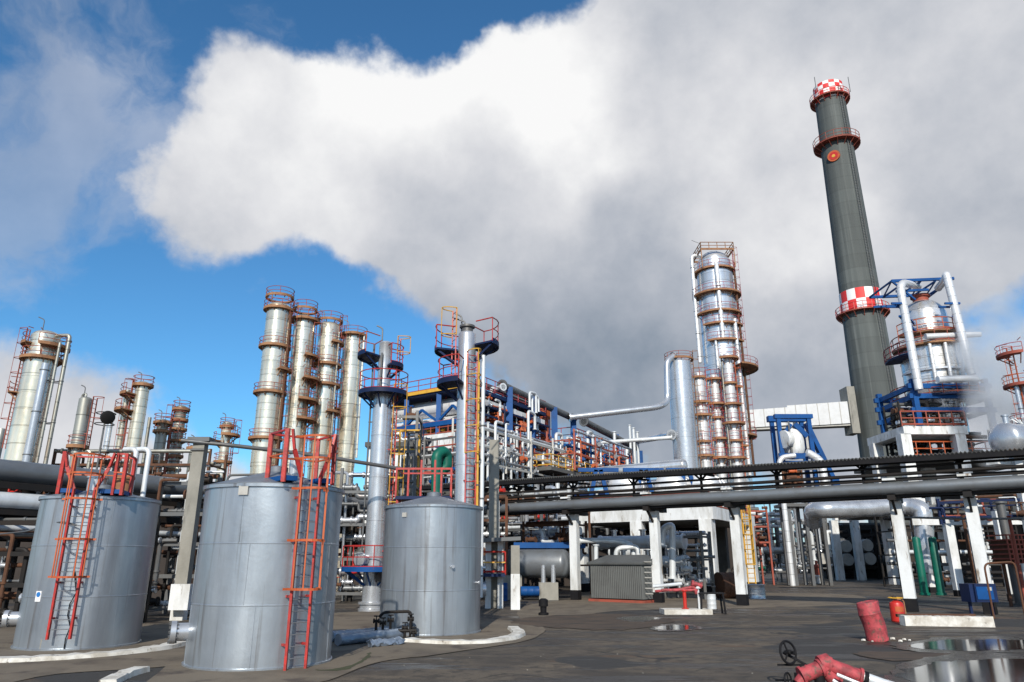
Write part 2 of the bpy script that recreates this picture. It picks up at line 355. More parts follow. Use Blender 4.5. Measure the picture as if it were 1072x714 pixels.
# blue of the open sky
SKY_S = .13
tint = N(nt, 'ShaderNodeMix', data_type='RGBA', blend_type='MULTIPLY'); tint.inputs[0].default_value = 1; L(sky.outputs[0], tint.inputs[6]); tint.inputs[7].default_value = (.50, .95, 1.15, 1)
cs = N(nt, 'ShaderNodeVectorMath', operation='SCALE'); L(cr.outputs[0], cs.inputs[0]); cs.inputs['Scale'].default_value = 1/SKY_S
mx = N(nt, 'ShaderNodeMix', data_type='RGBA'); L(msk, mx.inputs[0]); L(tint.outputs[2], mx.inputs[6]); L(cs.outputs[0], mx.inputs[7])
L(mx.outputs[2], bg.inputs[0]); bg.inputs[1].default_value = SKY_S
W.cycles.sampling_method = 'MANUAL' if hasattr(W.cycles, 'sampling_method') else W.cycles.sampling_method
try: W.cycles.sample_map_resolution = 1024
except Exception: pass
vs = SC.view_settings; vs.view_transform = 'Standard'; vs.look = 'None'; vs.exposure = 0; vs.gamma = 1; vs.use_curve_mapping = False
# ---------------------------------------------------------------- ground
def ground_mat():
    m, nt, b = nodes('asphalt'); L = nt.links.new
    geo = N(nt, 'ShaderNodeNewGeometry')
    def noise(s, scale, det=10, rg=.6):
        mp = N(nt, 'ShaderNodeMapping'); mp.inputs['Scale'].default_value = s; mp.inputs['Rotation'].default_value = (0, 0, .6 if s[0] != s[1] else 0); L(geo.outputs['Position'], mp.inputs[0])
        n = N(nt, 'ShaderNodeTexNoise'); n.inputs['Scale'].default_value = scale; n.inputs['Detail'].default_value = det; n.inputs['Roughness'].default_value = rg; L(mp.outputs[0], n.inputs[0]); return n.outputs[0]
    def mixc(f, a, bb):
        x = N(nt, 'ShaderNodeMix', data_type='RGBA'); L(f, x.inputs[0])
        for k, q in ((6, a), (7, bb)):
            if isinstance(q, tuple): x.inputs[k].default_value = (*q, 1)
            else: L(q, x.inputs[k])
        return x.outputs[2]
    def step(o, a, c):
        r = N(nt, 'ShaderNodeMapRange', interpolation_type='SMOOTHSTEP'); r.inputs[1].default_value = a; r.inputs[2].default_value = c; L(o, r.inputs[0]); return r.outputs[0]
    c = mixc(step(noise((1, 1, 1), .35), .4, .62), (.098, .078, .056), (.048, .039, .030))
    c = mixc(step(noise((1, 3.0, 1), .22), .50, .64), c, (.115, .090, .062))
    stain = step(noise((.5, 2.2, 1), .34, 14, .70), .50, .575)
    c = mixc(step(noise((1, 1, 1), 2.2, 12, .72), .47, .60), c, (.045, .036, .027)); c = mixc(stain, c, (.020, .016, .013))
    c = mixc(step(noise((.6, 2.8, 1), .22, 12, .66), .58, .66), c, (.095, .052, .026))
    vo = N(nt, 'ShaderNodeTexVoronoi', feature='DISTANCE_TO_EDGE'); vo.inputs['Scale'].default_value = .23
    ad = N(nt, 'ShaderNodeVectorMath', operation='ADD'); nn = N(nt, 'ShaderNodeTexNoise'); nn.inputs['Scale'].default_value = 1.2; nn.inputs['Detail'].default_value = 6
    L(geo.outputs['Position'], nn.inputs[0]); L(geo.outputs['Position'], ad.inputs[0]); L(nn.outputs[1], ad.inputs[1]); L(ad.outputs[0], vo.inputs[0])
    crack = step(vo.outputs[0], .022, .006); ck = N(nt, 'ShaderNodeMath', operation='MULTIPLY'); L(crack, ck.inputs[0]); L(step(noise((1, 1, 1), .3), .45, .6), ck.inputs[1])
    c = mixc(ck.outputs[0], c, (.018, .017, .016))
    br = N(nt, 'ShaderNodeTexBrick'); br.offset = .5; br.inputs['Scale'].default_value = 1; br.inputs['Mortar Size'].default_value = .035; br.inputs['Brick Width'].default_value = 6.2; br.inputs['Row Height'].default_value = 4.4; br.inputs['Mortar Smooth'].default_value = .3
    br.inputs['Color1'].default_value = (0, 0, 0, 1); br.inputs['Color2'].default_value = (.0, .0, .0, 1); br.inputs['Mortar'].default_value = (1, 1, 1, 1)
    mpb = N(nt, 'ShaderNodeMapping'); mpb.inputs['Rotation'].default_value = (0, 0, .61); wv = N(nt, 'ShaderNodeVectorMath', operation='SCALE'); wv.inputs['Scale'].default_value = .12; L(nn.outputs[1], wv.inputs[0]); wa = N(nt, 'ShaderNodeVectorMath', operation='ADD'); L(geo.outputs['Position'], wa.inputs[0]); L(wv.outputs[0], wa.inputs[1]); L(wa.outputs[0], mpb.inputs[0]); L(mpb.outputs[0], br.inputs[0])
    jm = N(nt, 'ShaderNodeMath', operation='MULTIPLY'); L(br.outputs[0], jm.inputs[0]); L(step(noise((1, 1, 1), .5), .40, .55), jm.inputs[1])
    c = mixc(jm.outputs[0], c, (.020, .018, .012))
    c = mixc(step(noise((1, 1, 1), .16, 3, .4), .56, .575), c, (.030, .028, .026))
    gr = noise((1, 1, 1), 22, 8, .8)
    gm = N(nt, 'ShaderNodeMapRange'); gm.inputs[1].default_value = .3; gm.inputs[2].default_value = .7; gm.inputs[3].default_value = .5; gm.inputs[4].default_value = 1.5; L(gr, gm.inputs[0])
    sc_ = N(nt, 'ShaderNodeVectorMath', operation='SCALE'); L(c, sc_.inputs[0]); L(gm.outputs[0], sc_.inputs['Scale'])
    L(sc_.outputs[0], b.inputs['Base Color'])
    rr = N(nt, 'ShaderNodeMapRange'); rr.inputs[3].default_value = .88; rr.inputs[4].default_value = .36; L(stain, rr.inputs[0]); L(rr.outputs[0], b.inputs['Roughness'])
    bp = N(nt, 'ShaderNodeBump'); bp.inputs['Strength'].default_value = .5; bp.inputs['Distance'].default_value = .02; L(gr, bp.inputs['Height']); L(bp.outputs[0], b.inputs['Normal'])
    M['asphalt'] = m
ground_mat()
mat('earth', (.115, .092, .066), .9, 0, (.06, .048, .036), (1, 1, 1), .8, bump=.5, bsc=10, col3=(.045, .04, .022), sc3=(1.4, 1.4, 1), thr3=(.6, .7))
mat('apron', (.145, .118, .085), .85, 0, (.07, .055, .039), (.7, .7, 1), .85, bump=.3, bsc=12, col3=(.06, .045, .035), sc3=(.9, .9, 1), thr3=(.56, .66))
m, nt_, b_ = nodes('water'); b_.inputs['Base Color'].default_value = (.016, .014, .012, 1); b_.inputs['Roughness'].default_value = .09; b_.inputs['IOR'].default_value = 1.33; b_.inputs['Specular IOR Level'].default_value = .8
M['water'] = m
g = MB(); g.box((0, 1500, -.25), (9000, 9000, .5)); tag(g.build('ground', 'asphalt'), kind='structure')
def sheet(name, pts, z, m, kind='structure', seed=0, jag=.0):
    """ground sheet from photo pixels on the ground"""
    rnd = random.Random(seed); P3 = [Vector(G(u, v)) for (u, v) in pts]; n = len(P3); ring = []
    for i in range(n):
        p0, p1, p2, p3 = P3[i-1], P3[i], P3[(i+1) % n], P3[(i+2) % n]
        for k in range(6):
            t = k/6
            q = .5*((2*p1)+(p2-p0)*t+(2*p0-5*p1+4*p2-p3)*t*t+(3*p1-p0-3*p2+p3)*t**3)
            ring.append((q.x+rnd.uniform(-jag, jag), q.y+rnd.uniform(-jag, jag)*1.3, z))
    b = MB(); b.add(ring, [tuple(range(len(ring)))]); o = b.build(name, m); tag(o, kind=kind); return o
sheet('apron', [(-60, 720), (60, 706), (200, 694), (205, 672), (180, 655), (60, 655), (-60, 665)], .012, 'apron', seed=1)
sheet('apron', [(150, 722), (230, 716), (330, 716), (395, 694), (470, 684), (560, 668), (548, 652), (400, 640), (280, 650), (215, 672)], .016, 'apron', seed=2, jag=.03)
sheet('apron', [(560, 655), (640, 640), (780, 637), (900, 632), (880, 622), (700, 622), (560, 632)], .006, 'apron', seed=3, jag=.05)
mat('wet', (.020, .017, .014), .30, 0, (.05, .042, .034), (.8, 1.6, 1), .9, (.45, .62), bump=.12, bsc=7, rvar=.22)
mat('silt', (.075, .05, .032), .8, 0, (.035, .027, .02), (.7, 1.8, 1), .95, (.42, .6), bump=.3, bsc=14)
def puddle(label, pts, seed):
    cu = sum(p[0] for p in pts)/len(pts); cv = sum(p[1] for p in pts)/len(pts)
    sheet('wet_ground', [(cu+(u-cu)*1.22, cv+(v-cv)*1.5) for (u, v) in pts], .0185, 'wet', seed=seed+20, jag=.12)
    o = sheet('puddle', pts, .022, 'water', seed=seed, jag=.11)
    return o
puddle('', [(686, 658), (700, 655), (722, 655.5), (730, 658), (712, 660), (694, 660)], 1)
puddle('', [(950, 677), (985, 671), (1040, 670), (1090, 672), (1090, 680), (1030, 682), (980, 681)], 2)
puddle('', [(940, 708), (965, 697), (1010, 692), (1100, 693), (1110, 716), (1000, 722), (960, 716)], 3)
puddle('', [(650, 648), (668, 646.5), (688, 647.5), (676, 650), (660, 650)], 4)
def kerb(label, pts, w=.28, h=.13, m='kerb', seed=0):
    """low painted kerb along photo pixels on the ground, broken and uneven"""
    rnd = random.Random(seed); P3 = [Vector(G(u, v)) for (u, v) in pts]; P3 = fillet(P3, 1.2, 6); h = h*.8
    out = []
    for a, c in zip(P3[:-1], P3[1:]):
        k = max(1, int((c-a).length/.3)); out += [a.lerp(c, j/k) for j in range(k)]
    out.append(P3[-1]); b = MB(); vs = []
    for i, p in enumerate(out):
        d = (out[min(i+1, len(out)-1)]-out[max(i-1, 0)]).normalized(); n = Vector((-d.y, d.x, 0))
        hh = h*rnd.uniform(.8, 1.1); ww = w*rnd.uniform(.9, 1.1)
        vs += [p-n*ww/2+Vector((0, 0, -.02)), p+n*ww/2+Vector((0, 0, -.02)), p+n*ww*.42+Vector((0, 0, hh)), p-n*ww*.42+Vector((0, 0, hh))]
    fs = [(0, 1, 2, 3)]
    for i in range(len(out)-1):
        a = i*4; c = a+4
        fs += [(a, c, c+1, a+1), (a+1, c+1, c+2, a+2), (a+2, c+2, c+3, a+3), (a+3, c+3, c, a)]
    a = (len(out)-1)*4; fs.append((a+3, a+2, a+1, a)); b.add(vs, fs)
    o = b.build('kerb', m); return tag(o, label, 'kerb')
kerb('long white painted kerb curving in front of the leftmost silver tank', [(-25, 694), (40, 692), (110, 687), (165, 681), (200, 673)], w=.5, seed=1)
kerb('white painted kerb curving round the rightmost cone-roofed tank', [(428, 672), (465, 674.5), (505, 674), (535, 670), (545, 665), (537, 659)], w=.42, seed=2)
kerb('short white kerb stub at the bottom edge near the middle tank', [(112, 717), (128, 709), (148, 703)], w=.35, seed=3)
sheet('silt_patch', [(540, 650), (575, 645), (640, 643), (700, 648), (690, 655), (640, 660), (590, 658), (550, 655)], .0165, 'silt', seed=31, jag=.2)
sheet('silt_patch', [(900, 684), (960, 683), (1040, 685), (1110, 684), (1110, 691), (1020, 690), (930, 692)], .0165, 'silt', seed=32, jag=.12)
sheet('weeds', [(330, 702), (352, 701), (376, 694), (386, 684), (388, 687), (380, 694), (362, 702), (345, 703)], .02, 'weed', seed=8, jag=.04)
# ---------------------------------------------------------------- storage tanks
def on_tank(c, r, a): return (c[0]+r*math.cos(R(a)), c[1]+r*math.sin(R(a)))
def tank(label, c, r, h, roof, man=None, plate=None, nozzles=()):
    t = thing('storage_tank', label, 'tank', (c[0], c[1], 0), 'silver storage tanks in the foreground')
    b = MB(); nb = 3; pr = [(r+.04, 0), (r+.04, .05), (r, .06)]
    for k in range(1, nb):
        z = h*k/nb; pr += [(r, z-.02), (r+.006, z-.01), (r+.006, z+.01), (r, z+.02)]
    pr += [(r, h-.08), (r+.05, h-.07), (r+.05, h), (r-.02, h)]
    rnd = random.Random(int(c[0]*10))
    # a plate shell is never quite round: slow dents
    b.lathe((c[0], c[1], 0), pr, 96)
    ph = [rnd.uniform(0, 6.28) for _ in range(6)]
    vs = []
    for (x, y, z) in b.v:
        a = math.atan2(y-c[1], x-c[0]); d = (.008*math.sin(5*a+ph[0]+z)+.005*math.sin(11*a+ph[1]-z*1.7)+.003*math.sin(23*a+ph[2]+z*3))
        k = (r+d)/r; vs.append((c[0]+(x-c[0])*k, c[1]+(y-c[1])*k, z))
    b.v = vs
    for k in range(nb):
        for j in range(5):
            a = ph[0]+k*1.1+j*1.2566; x, y = c[0]+(r+.001)*math.cos(a), c[1]+(r+.001)*math.sin(a); b.box((x, y, h*(k+.5)/nb), (.012, .022, h/nb-.05), a)
    b.build('shell', 'tank_paint', t, 14)
    b = MB(); b.lathe((c[0], c[1], h+.003), [(r+.05, 0), (r+.05, .015), (.25, roof), (.25, roof+.12), (.22, roof+.12), (.1, roof+.16)], 64); b.build('roof', 'tank_roof', t)
    if man:
        a, z, rr = man; x, y = on_tank(c, r, a); x2, y2 = on_tank(c, r+.32, a)
        b = MB(); b.hlathe((x, y, z), (x2, y2, z), [(rr*.8, -.1), (rr*.8, .24), (rr, .24), (rr, .29), (rr, .30), (rr, .35), (rr*.2, .36)], 24)
        mo = b.build('manhole', 'silver', t)
        b = MB()
        for k in range(14):
            q = 2*math.pi*k/14; o = Vector((math.cos(R(a)), math.sin(R(a)), 0)); s = Vector((-o.y, o.x, 0)); p = Vector((x, y, z))+(s*math.cos(q)+Vector((0, 0, 1))*math.sin(q))*rr*.9
            b.tube([p+o*.2, p+o*.39], .016, 6)
        b.build('bolts', 'dull_pipe', mo)
    if plate:
        a, z, w, hh = plate; x, y = on_tank(c, r+.02, a); b = MB(); b.box((x, y, z), (.05, w, hh), R(a)); b.build('nameplate', 'cap_grey', t)
    return t
def small_valve(t, p, s=.1, m='rust'):
    b = MB(); p = Vector(p); b.tube([p, p+Vector((0, 0, s*2.4))], s*.22, 8); b.hlathe(p-Vector((s, 0, 0)), p+Vector((s, 0, 0)), [(s*.5, 0), (s*.5, s*.3), (s*.3, s*.35), (s*.45, s), (s*.3, s*1.65), (s*.5, s*1.7), (s*.5, s*2)], 10)
    v = b.build('valve', m, t); b = MB(); b.arc((p.x, p.y), s*.6, p.z+s*2.4, 0, 360, s*.09, 12); b.tube([p+Vector((-s*.6, 0, s*2.4)), p+Vector((s*.6, 0, s*2.4))], s*.06, 4); b.build('handwheel', m, v)
T1c = ((82-536)/F*zc(21.35, 0), 21.35); r1 = 1.53; h1 = P(105, 519, 19.9)[2]
T2c = ((271.5-536)/F*zc(17.85, 0), 17.85); r2 = 1.60; h2 = P(283, 506, 16.3)[2]
T3c = ((450-536)/F*zc(25.2, 0), 25.2); r3 = 1.65; h3 = P(452, 528, 23.6)[2]
t1 = tank('leftmost silver tank with a small blue and white sign low on its shell', T1c, r1, h1, .28, man=(200, .72, .22))
t2 = tank('big silver tank nearest the camera with a red ladder up its right front', T2c, r2, h2, .42, man=(205, .70, .24), plate=(-97, h2-.16, .22, .2))
t3 = tank('silver tank with a pointed cone roof and no ladder standing behind the lying pipes', T3c, r3, h3, .38, man=None, plate=(-118, h3-.32, .16, .14))
# the sign: white card with a blue pictogram disc and two lines of text bars
x, y = on_tank(T1c, r1+.012, -106); b = MB(); b.box((x, y, P(37, 623, 20.6)[2]), (.02, .17, .26), R(-106)); sg = b.build('sign', 'sign_white', t1)
o = Vector((math.cos(R(-106)), math.sin(R(-106)), 0)); z0 = P(37, 623, 20.6)[2]
b = MB(); b.hlathe(Vector((x, y, z0+.045))+o*.008, Vector((x, y, z0+.045))+o*.03, [(.066, 0), (.066, .008)], 20); b.build('emblem', 'sign_blue', sg)
# small stub with cap on the rightmost tank
for a, z in ((-62, 2.05), (-22, 1.55)):
    x, y = on_tank(T3c, r3, a); x2, y2 = on_tank(T3c, r3+.16, a); b = MB(); b.hlathe((x, y, z), (x2, y2, z), [(.03, -.05), (.03, .1), (.055, .1), (.055, .14)], 12); b.build('nozzle', 'silver', t3)
def tank_ladder(t, c, r, h, a, ztop, col_hoop, base=0.0, w=.40, flare=True, span=(-.9, .9), zp=None):
    """ladder with a cage, flared red stiles and a railed landing on the roof"""
    out = Vector((math.cos(R(a)), math.sin(R(a)), 0)); sd = Vector((-out.y, out.x, 0)); p = Vector((c[0], c[1], 0))+out*(r+.22)
    lad = MB(); p0 = p+Vector((0, 0, base)); q0 = p+Vector((0, 0, h+.15)); s2 = sd*w/2
    for k in (-1, 1):
        lad.beam(p0+s2*k, q0+s2*k, .055, .075)
        if flare:
            e = p+s2*k*2.0+Vector((0, 0, h+.75)); f = p+s2*k*2.35+Vector((0, 0, ztop)); lad.beam(q0+s2*k, e, .055, .09); lad.beam(e, f, .055, .09)
    lo = lad.build('ladder', 'red', t)
    rg = MB(); m_ = int((h+.1-base)/.235)
    for j in range(1, m_+1):
        z = base+j*.235; rg.tube([p+s2*-1+Vector((0, 0, z)), p+s2+Vector((0, 0, z))], .012, 5)
    rg.build('rungs', 'steel_rung', lo)
    bk = MB()
    for z in (base+.5, base+(h-base)*.38, base+(h-base)*.68, h-.3):
        for k in (-1, 1): bk.beam(p+s2*k+Vector((0, 0, z)), p+s2*k-out*.24+Vector((0, 0, z)), .04, .05)
    bk.build('brackets', 'red', lo)
    cg = MB(); z0c = base+(h-base)*.42
    zs = [z0c, z0c+(h-z0c)*.45, h-.12, h+.55, h+1.05]
    for z in zs:
        if z > ztop: continue
        ring = [p+sd*(-w*.72*math.cos(math.pi*k/10))+out*(.02+.52*math.sin(math.pi*k/10))+Vector((0, 0, z)) for k in range(11)]
        for a_, b_ in zip(ring[:-1], ring[1:]): cg.beam(a_, b_, .018, .05)
        cg.beam(ring[0]-sd*.12, ring[0], .02, .05); cg.beam(ring[-1], ring[-1]+sd*.12, .02, .05)
    for k in (1, 3, 7, 9):
        v0 = p+sd*(-w*.72*math.cos(math.pi*k/10))+out*(.02+.52*math.sin(math.pi*k/10)); cg.beam(v0+Vector((0, 0, zs[0])), v0+Vector((0, 0, min(ztop, zs[-1]))), .03, .02)
    cg.build('cage', col_hoop, lo)
    # landing
    zp = zp or h+.12; s0, s1 = span
    def L3(s, o_, z): return Vector((c[0], c[1], 0))+out*(r+o_)+sd*s+Vector((0, 0, z))
    for (a_, b_) in ((s0, -w*.6), (w*.6, s1)):
        dk = MB(); dk.beam(L3((a_+b_)/2, .12, zp), L3((a_+b_)/2, -.75, zp), abs(b_-a_), .11); dk.build('deck', 'blue', t)
    pr = MB()
    for s in (s0, s1):
        for o_ in (.12, -.75): pr.beam(L3(s, o_, zp-.1), L3(s, o_, ztop), .085, .085)
    for s in (-w*1.3, w*1.3): pr.beam(L3(s, -.75, zp-.1), L3(s, -.75, ztop+.02), .07, .07); pr.beam(L3(s, .12, zp-.1), L3(s, .12, ztop+.02), .07, .07)
    for z in (ztop, ):
        pr.beam(L3(s0, .12, z), L3(s0, -.75, z), .045); pr.beam(L3(s1, .12, z), L3(s1, -.75, z), .045); pr.beam(L3(s0, -.75, z), L3(s1, -.75, z), .045)
        pr.beam(L3(s0, .12, z), L3(-w*1.3, .12, z), .045); pr.beam(L3(w*1.3, .12, z), L3(s1, .12, z), .045)
    ro = pr.build('railing', 'red', t)
    yr = MB()
    for z in ((zp+ztop)/2, ):
        yr.beam(L3(s0, .12, z), L3(s0, -.75, z), .035); yr.beam(L3(s1, .12, z), L3(s1, -.75, z), .035); yr.beam(L3(s0, -.75, z), L3(s1, -.75, z), .035)
        yr.beam(L3(s0, .14, z), L3(-w*1.2, .14, z), .035); yr.beam(L3(w*1.2, .14, z), L3(s1, .14, z), .035)
    yr.build('midrail', 'orange', ro)
    return p, out, sd
tank_ladder(t2, T2c, r2, h2, -48, P(330, 452, 16.5)[2], 'orange', 0.0, w=.46, span=(-.62, .60))
b = MB(); q = G(58, 681); b.box((q[0]+.05, q[1]+.22, .14), (.95, .55, .3), R(20)); o_ = b.build('concrete_block', 'concrete'); tag(o_, 'low concrete block under the foot of the leftmost red ladder', 'block')
tank_ladder(t1, T1c, r1, h1, -76, P(90, 474, 19.7)[2], 'orange', .3, w=.52, span=(-.66, .9))
# pipe stubs and vents on tank 1 roof (two bent vent pipes at the right)
for (u0, u1, v0) in ((134, 139, 470), (147, 153, 470)):
    p = Vector(P(u0+4, 521, 22.2)); q = Vector(P(u1+2, v0, 22.2)); p.x = q.x = (p.x+q.x)/2; b = MB(); b.tube([(p.x, p.y, p.z-.1), (p.x, p.y, q.z), (p.x-.45, p.y+.1, q.z)], .075, 12, bend=.2); b.build('vent_pipe', 'white_pipe', t1)
for (x, y) in ((-.35, .2), (.3, .45)):
    b = MB(); b.lathe((T1c[0]+x, T1c[1]+y, h1+.1), [(.26, 0), (.26, .55), (.3, .55), (.3, .62), (.1, .66)], 20); b.build('roof_hatch', 'tan_deck' if x > 0 else 'silver', t1)
b = MB(); p = Vector((T2c[0]-.3, T2c[1]-.1, h2)); b.tube([p+Vector((-1.0, .3, .12)), p+Vector((-1.0, .3, .38)), p+Vector((.7, .3, .42)), p+Vector((.7, .3, .1))], .03, 8, bend=.15); b.build('vent_pipe', 'dull_pipe', t2)
b = MB(); b.lathe((T2c[0]+.45, T2c[1]-.1, h2+.25), [(.14, 0), (.14, .5), (.2, .5), (.2, .58), (.05, .62)], 18); b.build('roof_vent', 'silver', t2)
# cable sagging along tank 1 and conduit up tank 2
b = MB(); pts = [P(-8, 560, 22.5), P(30, 556, 20.6), P(48, 549, 20.1), P(66, 546, 19.75), P(80, 550, 19.7)]
b.tube(pts, .022, 6, bend=.5); tag(b.build('hose', 'dull_pipe'), 'thin grey hose drooping across the leftmost tank behind its ladder', 'hose')
a = -72; x, y = on_tank(T1c, r1+.03, a); b = MB(); b.tube([(x, y, .05)]+[(on_tank(T1c, r1+.05, a+3*math.sin(k*1.9))[0], on_tank(T1c, r1+.05, a)[1], .3+k*.28) for k in range(7)], .014, 5); b.build('cable', 'black', t1)
# flanges where tank 2 and 1 join pipework
# ---------------------------------------------------------------- slender vessels
def rings_of(c, r, zs): pass
def vessel(name, label, top, Y, prof, m='warm_clad', group=None, plats=(), lad=None, pipes=(), dome=.5, z0=0.0, cat='tower', railm='rust_rail', deckm='tan_deck', davit=True, n=36, seamr=1.25, ladm=None, railh=1.05, skirt=None, x=None):
    """prof: [(v, width px)] from the top down; plats: (v, a0, a1, width, deck, rail); lad: (angle, v top, v bottom)"""
    xt, _, zt = P(top[0], top[1], Y); x = xt if x is None else x
    c = (x, Y); sec = []
    for (v, w) in prof:
        z = P(top[0], v, Y)[2]; sec.append((max(z, z0), rad(w, Y, z)))
    sec.sort(); zb = z0
    t = thing(name, label, cat, (x, Y, z0), group)
    b = MB(); pr = []
    r = sec[0][1]; pr.append((r*1.0, zb)); 
    for i, (z, rr) in enumerate(sec):
        if z > zb+.05:
            pr.append((pr[-1][0], z-.15*abs(pr[-1][0]-rr)-.01)); pr.append((rr, z))
    rt = pr[-1][0]; full = []
    for (ra, za), (rb, zb2) in zip(pr[:-1], pr[1:]):
        full.append((ra, za))
        k = int((zb2-za)/seamr)
        for j in range(1, k+1):
            z = za+(zb2-za)*j/(k+1); rr = ra+(rb-ra)*j/(k+1)
            full += [(rr, z-.03), (rr+.012+r*.008, z-.02), (rr+.012+r*.008, z+.02), (rr, z+.03)]
    full.append(pr[-1]); zt = pr[-1][1]
    dh = rt*dome
    for j in range(1, 7): q = j/6*math.pi/2; full.append((max(.02, rt*math.cos(q)), zt+dh*math.sin(q)))
    b.lathe((x, Y, 0), full, n); b.build('shell', m, t)
    def rat(z):
        for (ra, za), (rb, zb2) in zip(pr[:-1], pr[1:]):
            if za <= z <= zb2: return ra+(rb-ra)*(z-za)/max(1e-6, zb2-za)
        return rt
    for pl in plats:
        v, a0, a1, w = pl[:4]; dm = pl[4] if len(pl) > 4 else deckm; rm = pl[5] if len(pl) > 5 else railm
        z = P(top[0], v, Y)[2]; rr = rat(z); b = MB(); ri = rr+.03
        b.sector(c, ri, rr+w, z-.05, z+.03, a0, a1); b.sector(c, rr+w-.02, rr+w+.03, z-.1, z+.12, a0, a1)
        for k in range(int((a1-a0)/45)+1):
            a = R(a0+6+(a1-a0-12)*k/max(1, int((a1-a0)/45))); b.beam((x+rr*math.cos(a), Y+rr*math.sin(a), z-min(.7, w)), (x+(rr+w*.9)*math.cos(a), Y+(rr+w*.9)*math.sin(a), z-.06), .06, .08)
        po = b.build('platform', dm, t)
        b = MB(); b.railarc(c, rr+w, z, a0, a1, railh if Y < 45 else railh*.68, .022+Y*.00006, step=1.0 if Y < 45 else 1.3)
        for a in (a0, a1):
            if a1-a0 < 350: b.tube([(x+(rr+.1)*math.cos(R(a)), Y+(rr+.1)*math.sin(R(a)), z+railh), (x+(rr+w)*math.cos(R(a)), Y+(rr+w)*math.sin(R(a)), z+railh)], .03, 5)
        b.build('railing', rm, po)
    if lad:
        ll = [lad] if not isinstance(lad[0], (tuple, list)) else lad
        for l in ll:
            a, v0, v1 = l[:3]; za, zb_ = P(top[0], v1, Y)[2], P(top[0], v0, Y)[2]; za = max(za, z0+.1)
            rr = max(rat(za), rat((za+zb_)/2))+.22; o = Vector((math.cos(R(a)), math.sin(R(a)), 0)); s = Vector((-o.y, o.x, 0)); p = Vector((x, Y, 0))+o*rr
            b = MB(); b.ladder(p+Vector((0, 0, za)), p+Vector((0, 0, zb_)), s, .45, .03, .32, .018); lo = b.build('ladder', ladm or railm, t)
            b = MB(); b.hoops(p+Vector((0, 0, za+2.1)), p+Vector((0, 0, zb_)), s, o, .45, .024, 1.0, .6, 3); b.build('cage', 'yellow' if Y < 45 else (ladm or railm), lo)
            b = MB(); zz = za+1
            while zz < zb_-.2:
                for k in (-.2, .2): b.beam(p+s*k+Vector((0, 0, zz)), p+s*k-o*(rr-rat(zz))+Vector((0, 0, zz)), .04)
                zz += 2.4
            b.build('brackets', ladm or railm, lo)
    for pp in pipes:
        a, d, pr_, v0, v1 = pp[:5]; pm = pp[5] if len(pp) > 5 else m; za, zb_ = max(z0+.2, P(top[0], v1, Y)[2]), P(top[0], v0, Y)[2]
        o = Vector((math.cos(R(a)), math.sin(R(a)), 0)); rr = rat((za+zb_)/2)+d; p = Vector((x, Y, 0))+o*rr
        pts = [p+Vector((0, 0, za)), p+Vector((0, 0, zb_))]
        if len(pp) > 6 and pp[6] == 'over': pts += [Vector((x, Y, zb_))+o*.15*rt, Vector((x, Y, zt+dh*.6))+o*.15*rt]
        elif len(pp) > 6 and pp[6] == 'in': pts += [Vector((x, Y, zb_))+o*rt*.8]
        pts = [pts[0]-o*(d+.03)]+pts if len(pp) > 7 else pts
        b = MB(); b.tube(pts, pr_, 12, bend=max(.25, pr_*2.2)); q = b.build('pipe', pm, t)
        b = MB(); zz = za+.8
        while zz < zb_-.3:
            b.sector((p.x, p.y), pr_*.9, pr_*1.12+.01, zz-.03, zz+.03, 0, 360, 10); b.beam(p+Vector((0, 0, zz)), p-o*(d+.05)+Vector((0, 0, zz)), .05, .06); zz += 3.0
        if b.v: b.build('clamps', 'dull_pipe', q)
    if davit:
        b = MB(); a = R(150 if davit is True else davit); px_, py_ = x+rt*.8*math.cos(a), Y+rt*.8*math.sin(a); hh = max(.9, rt*1.6)
        b.tube([(px_, py_, zt-.3), (px_, py_, zt+hh), (px_-hh*.35, py_, zt+hh*1.15)], .035, 6, bend=.2); b.build('davit', 'dull_pipe', t)
    return t, c, rt, zt
# slim column between the tanks (blue decks, red ladder)
sl1, ca, ra_, za_ = vessel('column', 'slim silver column with round blue decks and a red ladder between the middle and right tanks', (399, 360), 35.4,
    [(360, 13.5), (411, 13.5), (414, 20.5), (640, 21)], 'silver', plats=[(413, 0, 360, .72, 'navy', 'red'), (374, 125, 235, 1.05, 'navy', 'orange'), (384, -60, 45, .6, 'navy', 'red'), (596, 0, 360, 1.0, 'blue', 'red')],
    lad=[(-8, 354, 412), (-12, 404, 600)], pipes=[(-100, .14, .05, 372, 412, 'dull_pipe'), (172, .16, .045, 360, 590, 'dull_pipe')], dome=.4, ladm='red', seamr=2.4, x=-6.55)
b = MB(); b.lathe((ca[0], ca[1], 0), [(.62, 0), (.62, .12), (.55, .13), (.55, .3), (.63, .31), (.63, .40), (.5, .42)], 36); b.build('base_flange', 'silver', sl1)
b = MB(); b.hlathe((ca[0]-.35, ca[1]-.35, 2.3), (ca[0]-.62, ca[1]-.8, 2.3), [(.26, 0), (.26, .3), (.33, .3), (.33, .42), (.05, .45)], 20); b.build('manhole', 'silver', sl1)
b = MB(); b.hlathe((ca[0]+.35, ca[1]-.4, 1.55), (ca[0]+.5, ca[1]-.6, 1.55), [(.2, 0), (.2, .2), (.27, .2), (.27, .28)], 18); b.build('nozzle', 'dull_pipe', sl1)
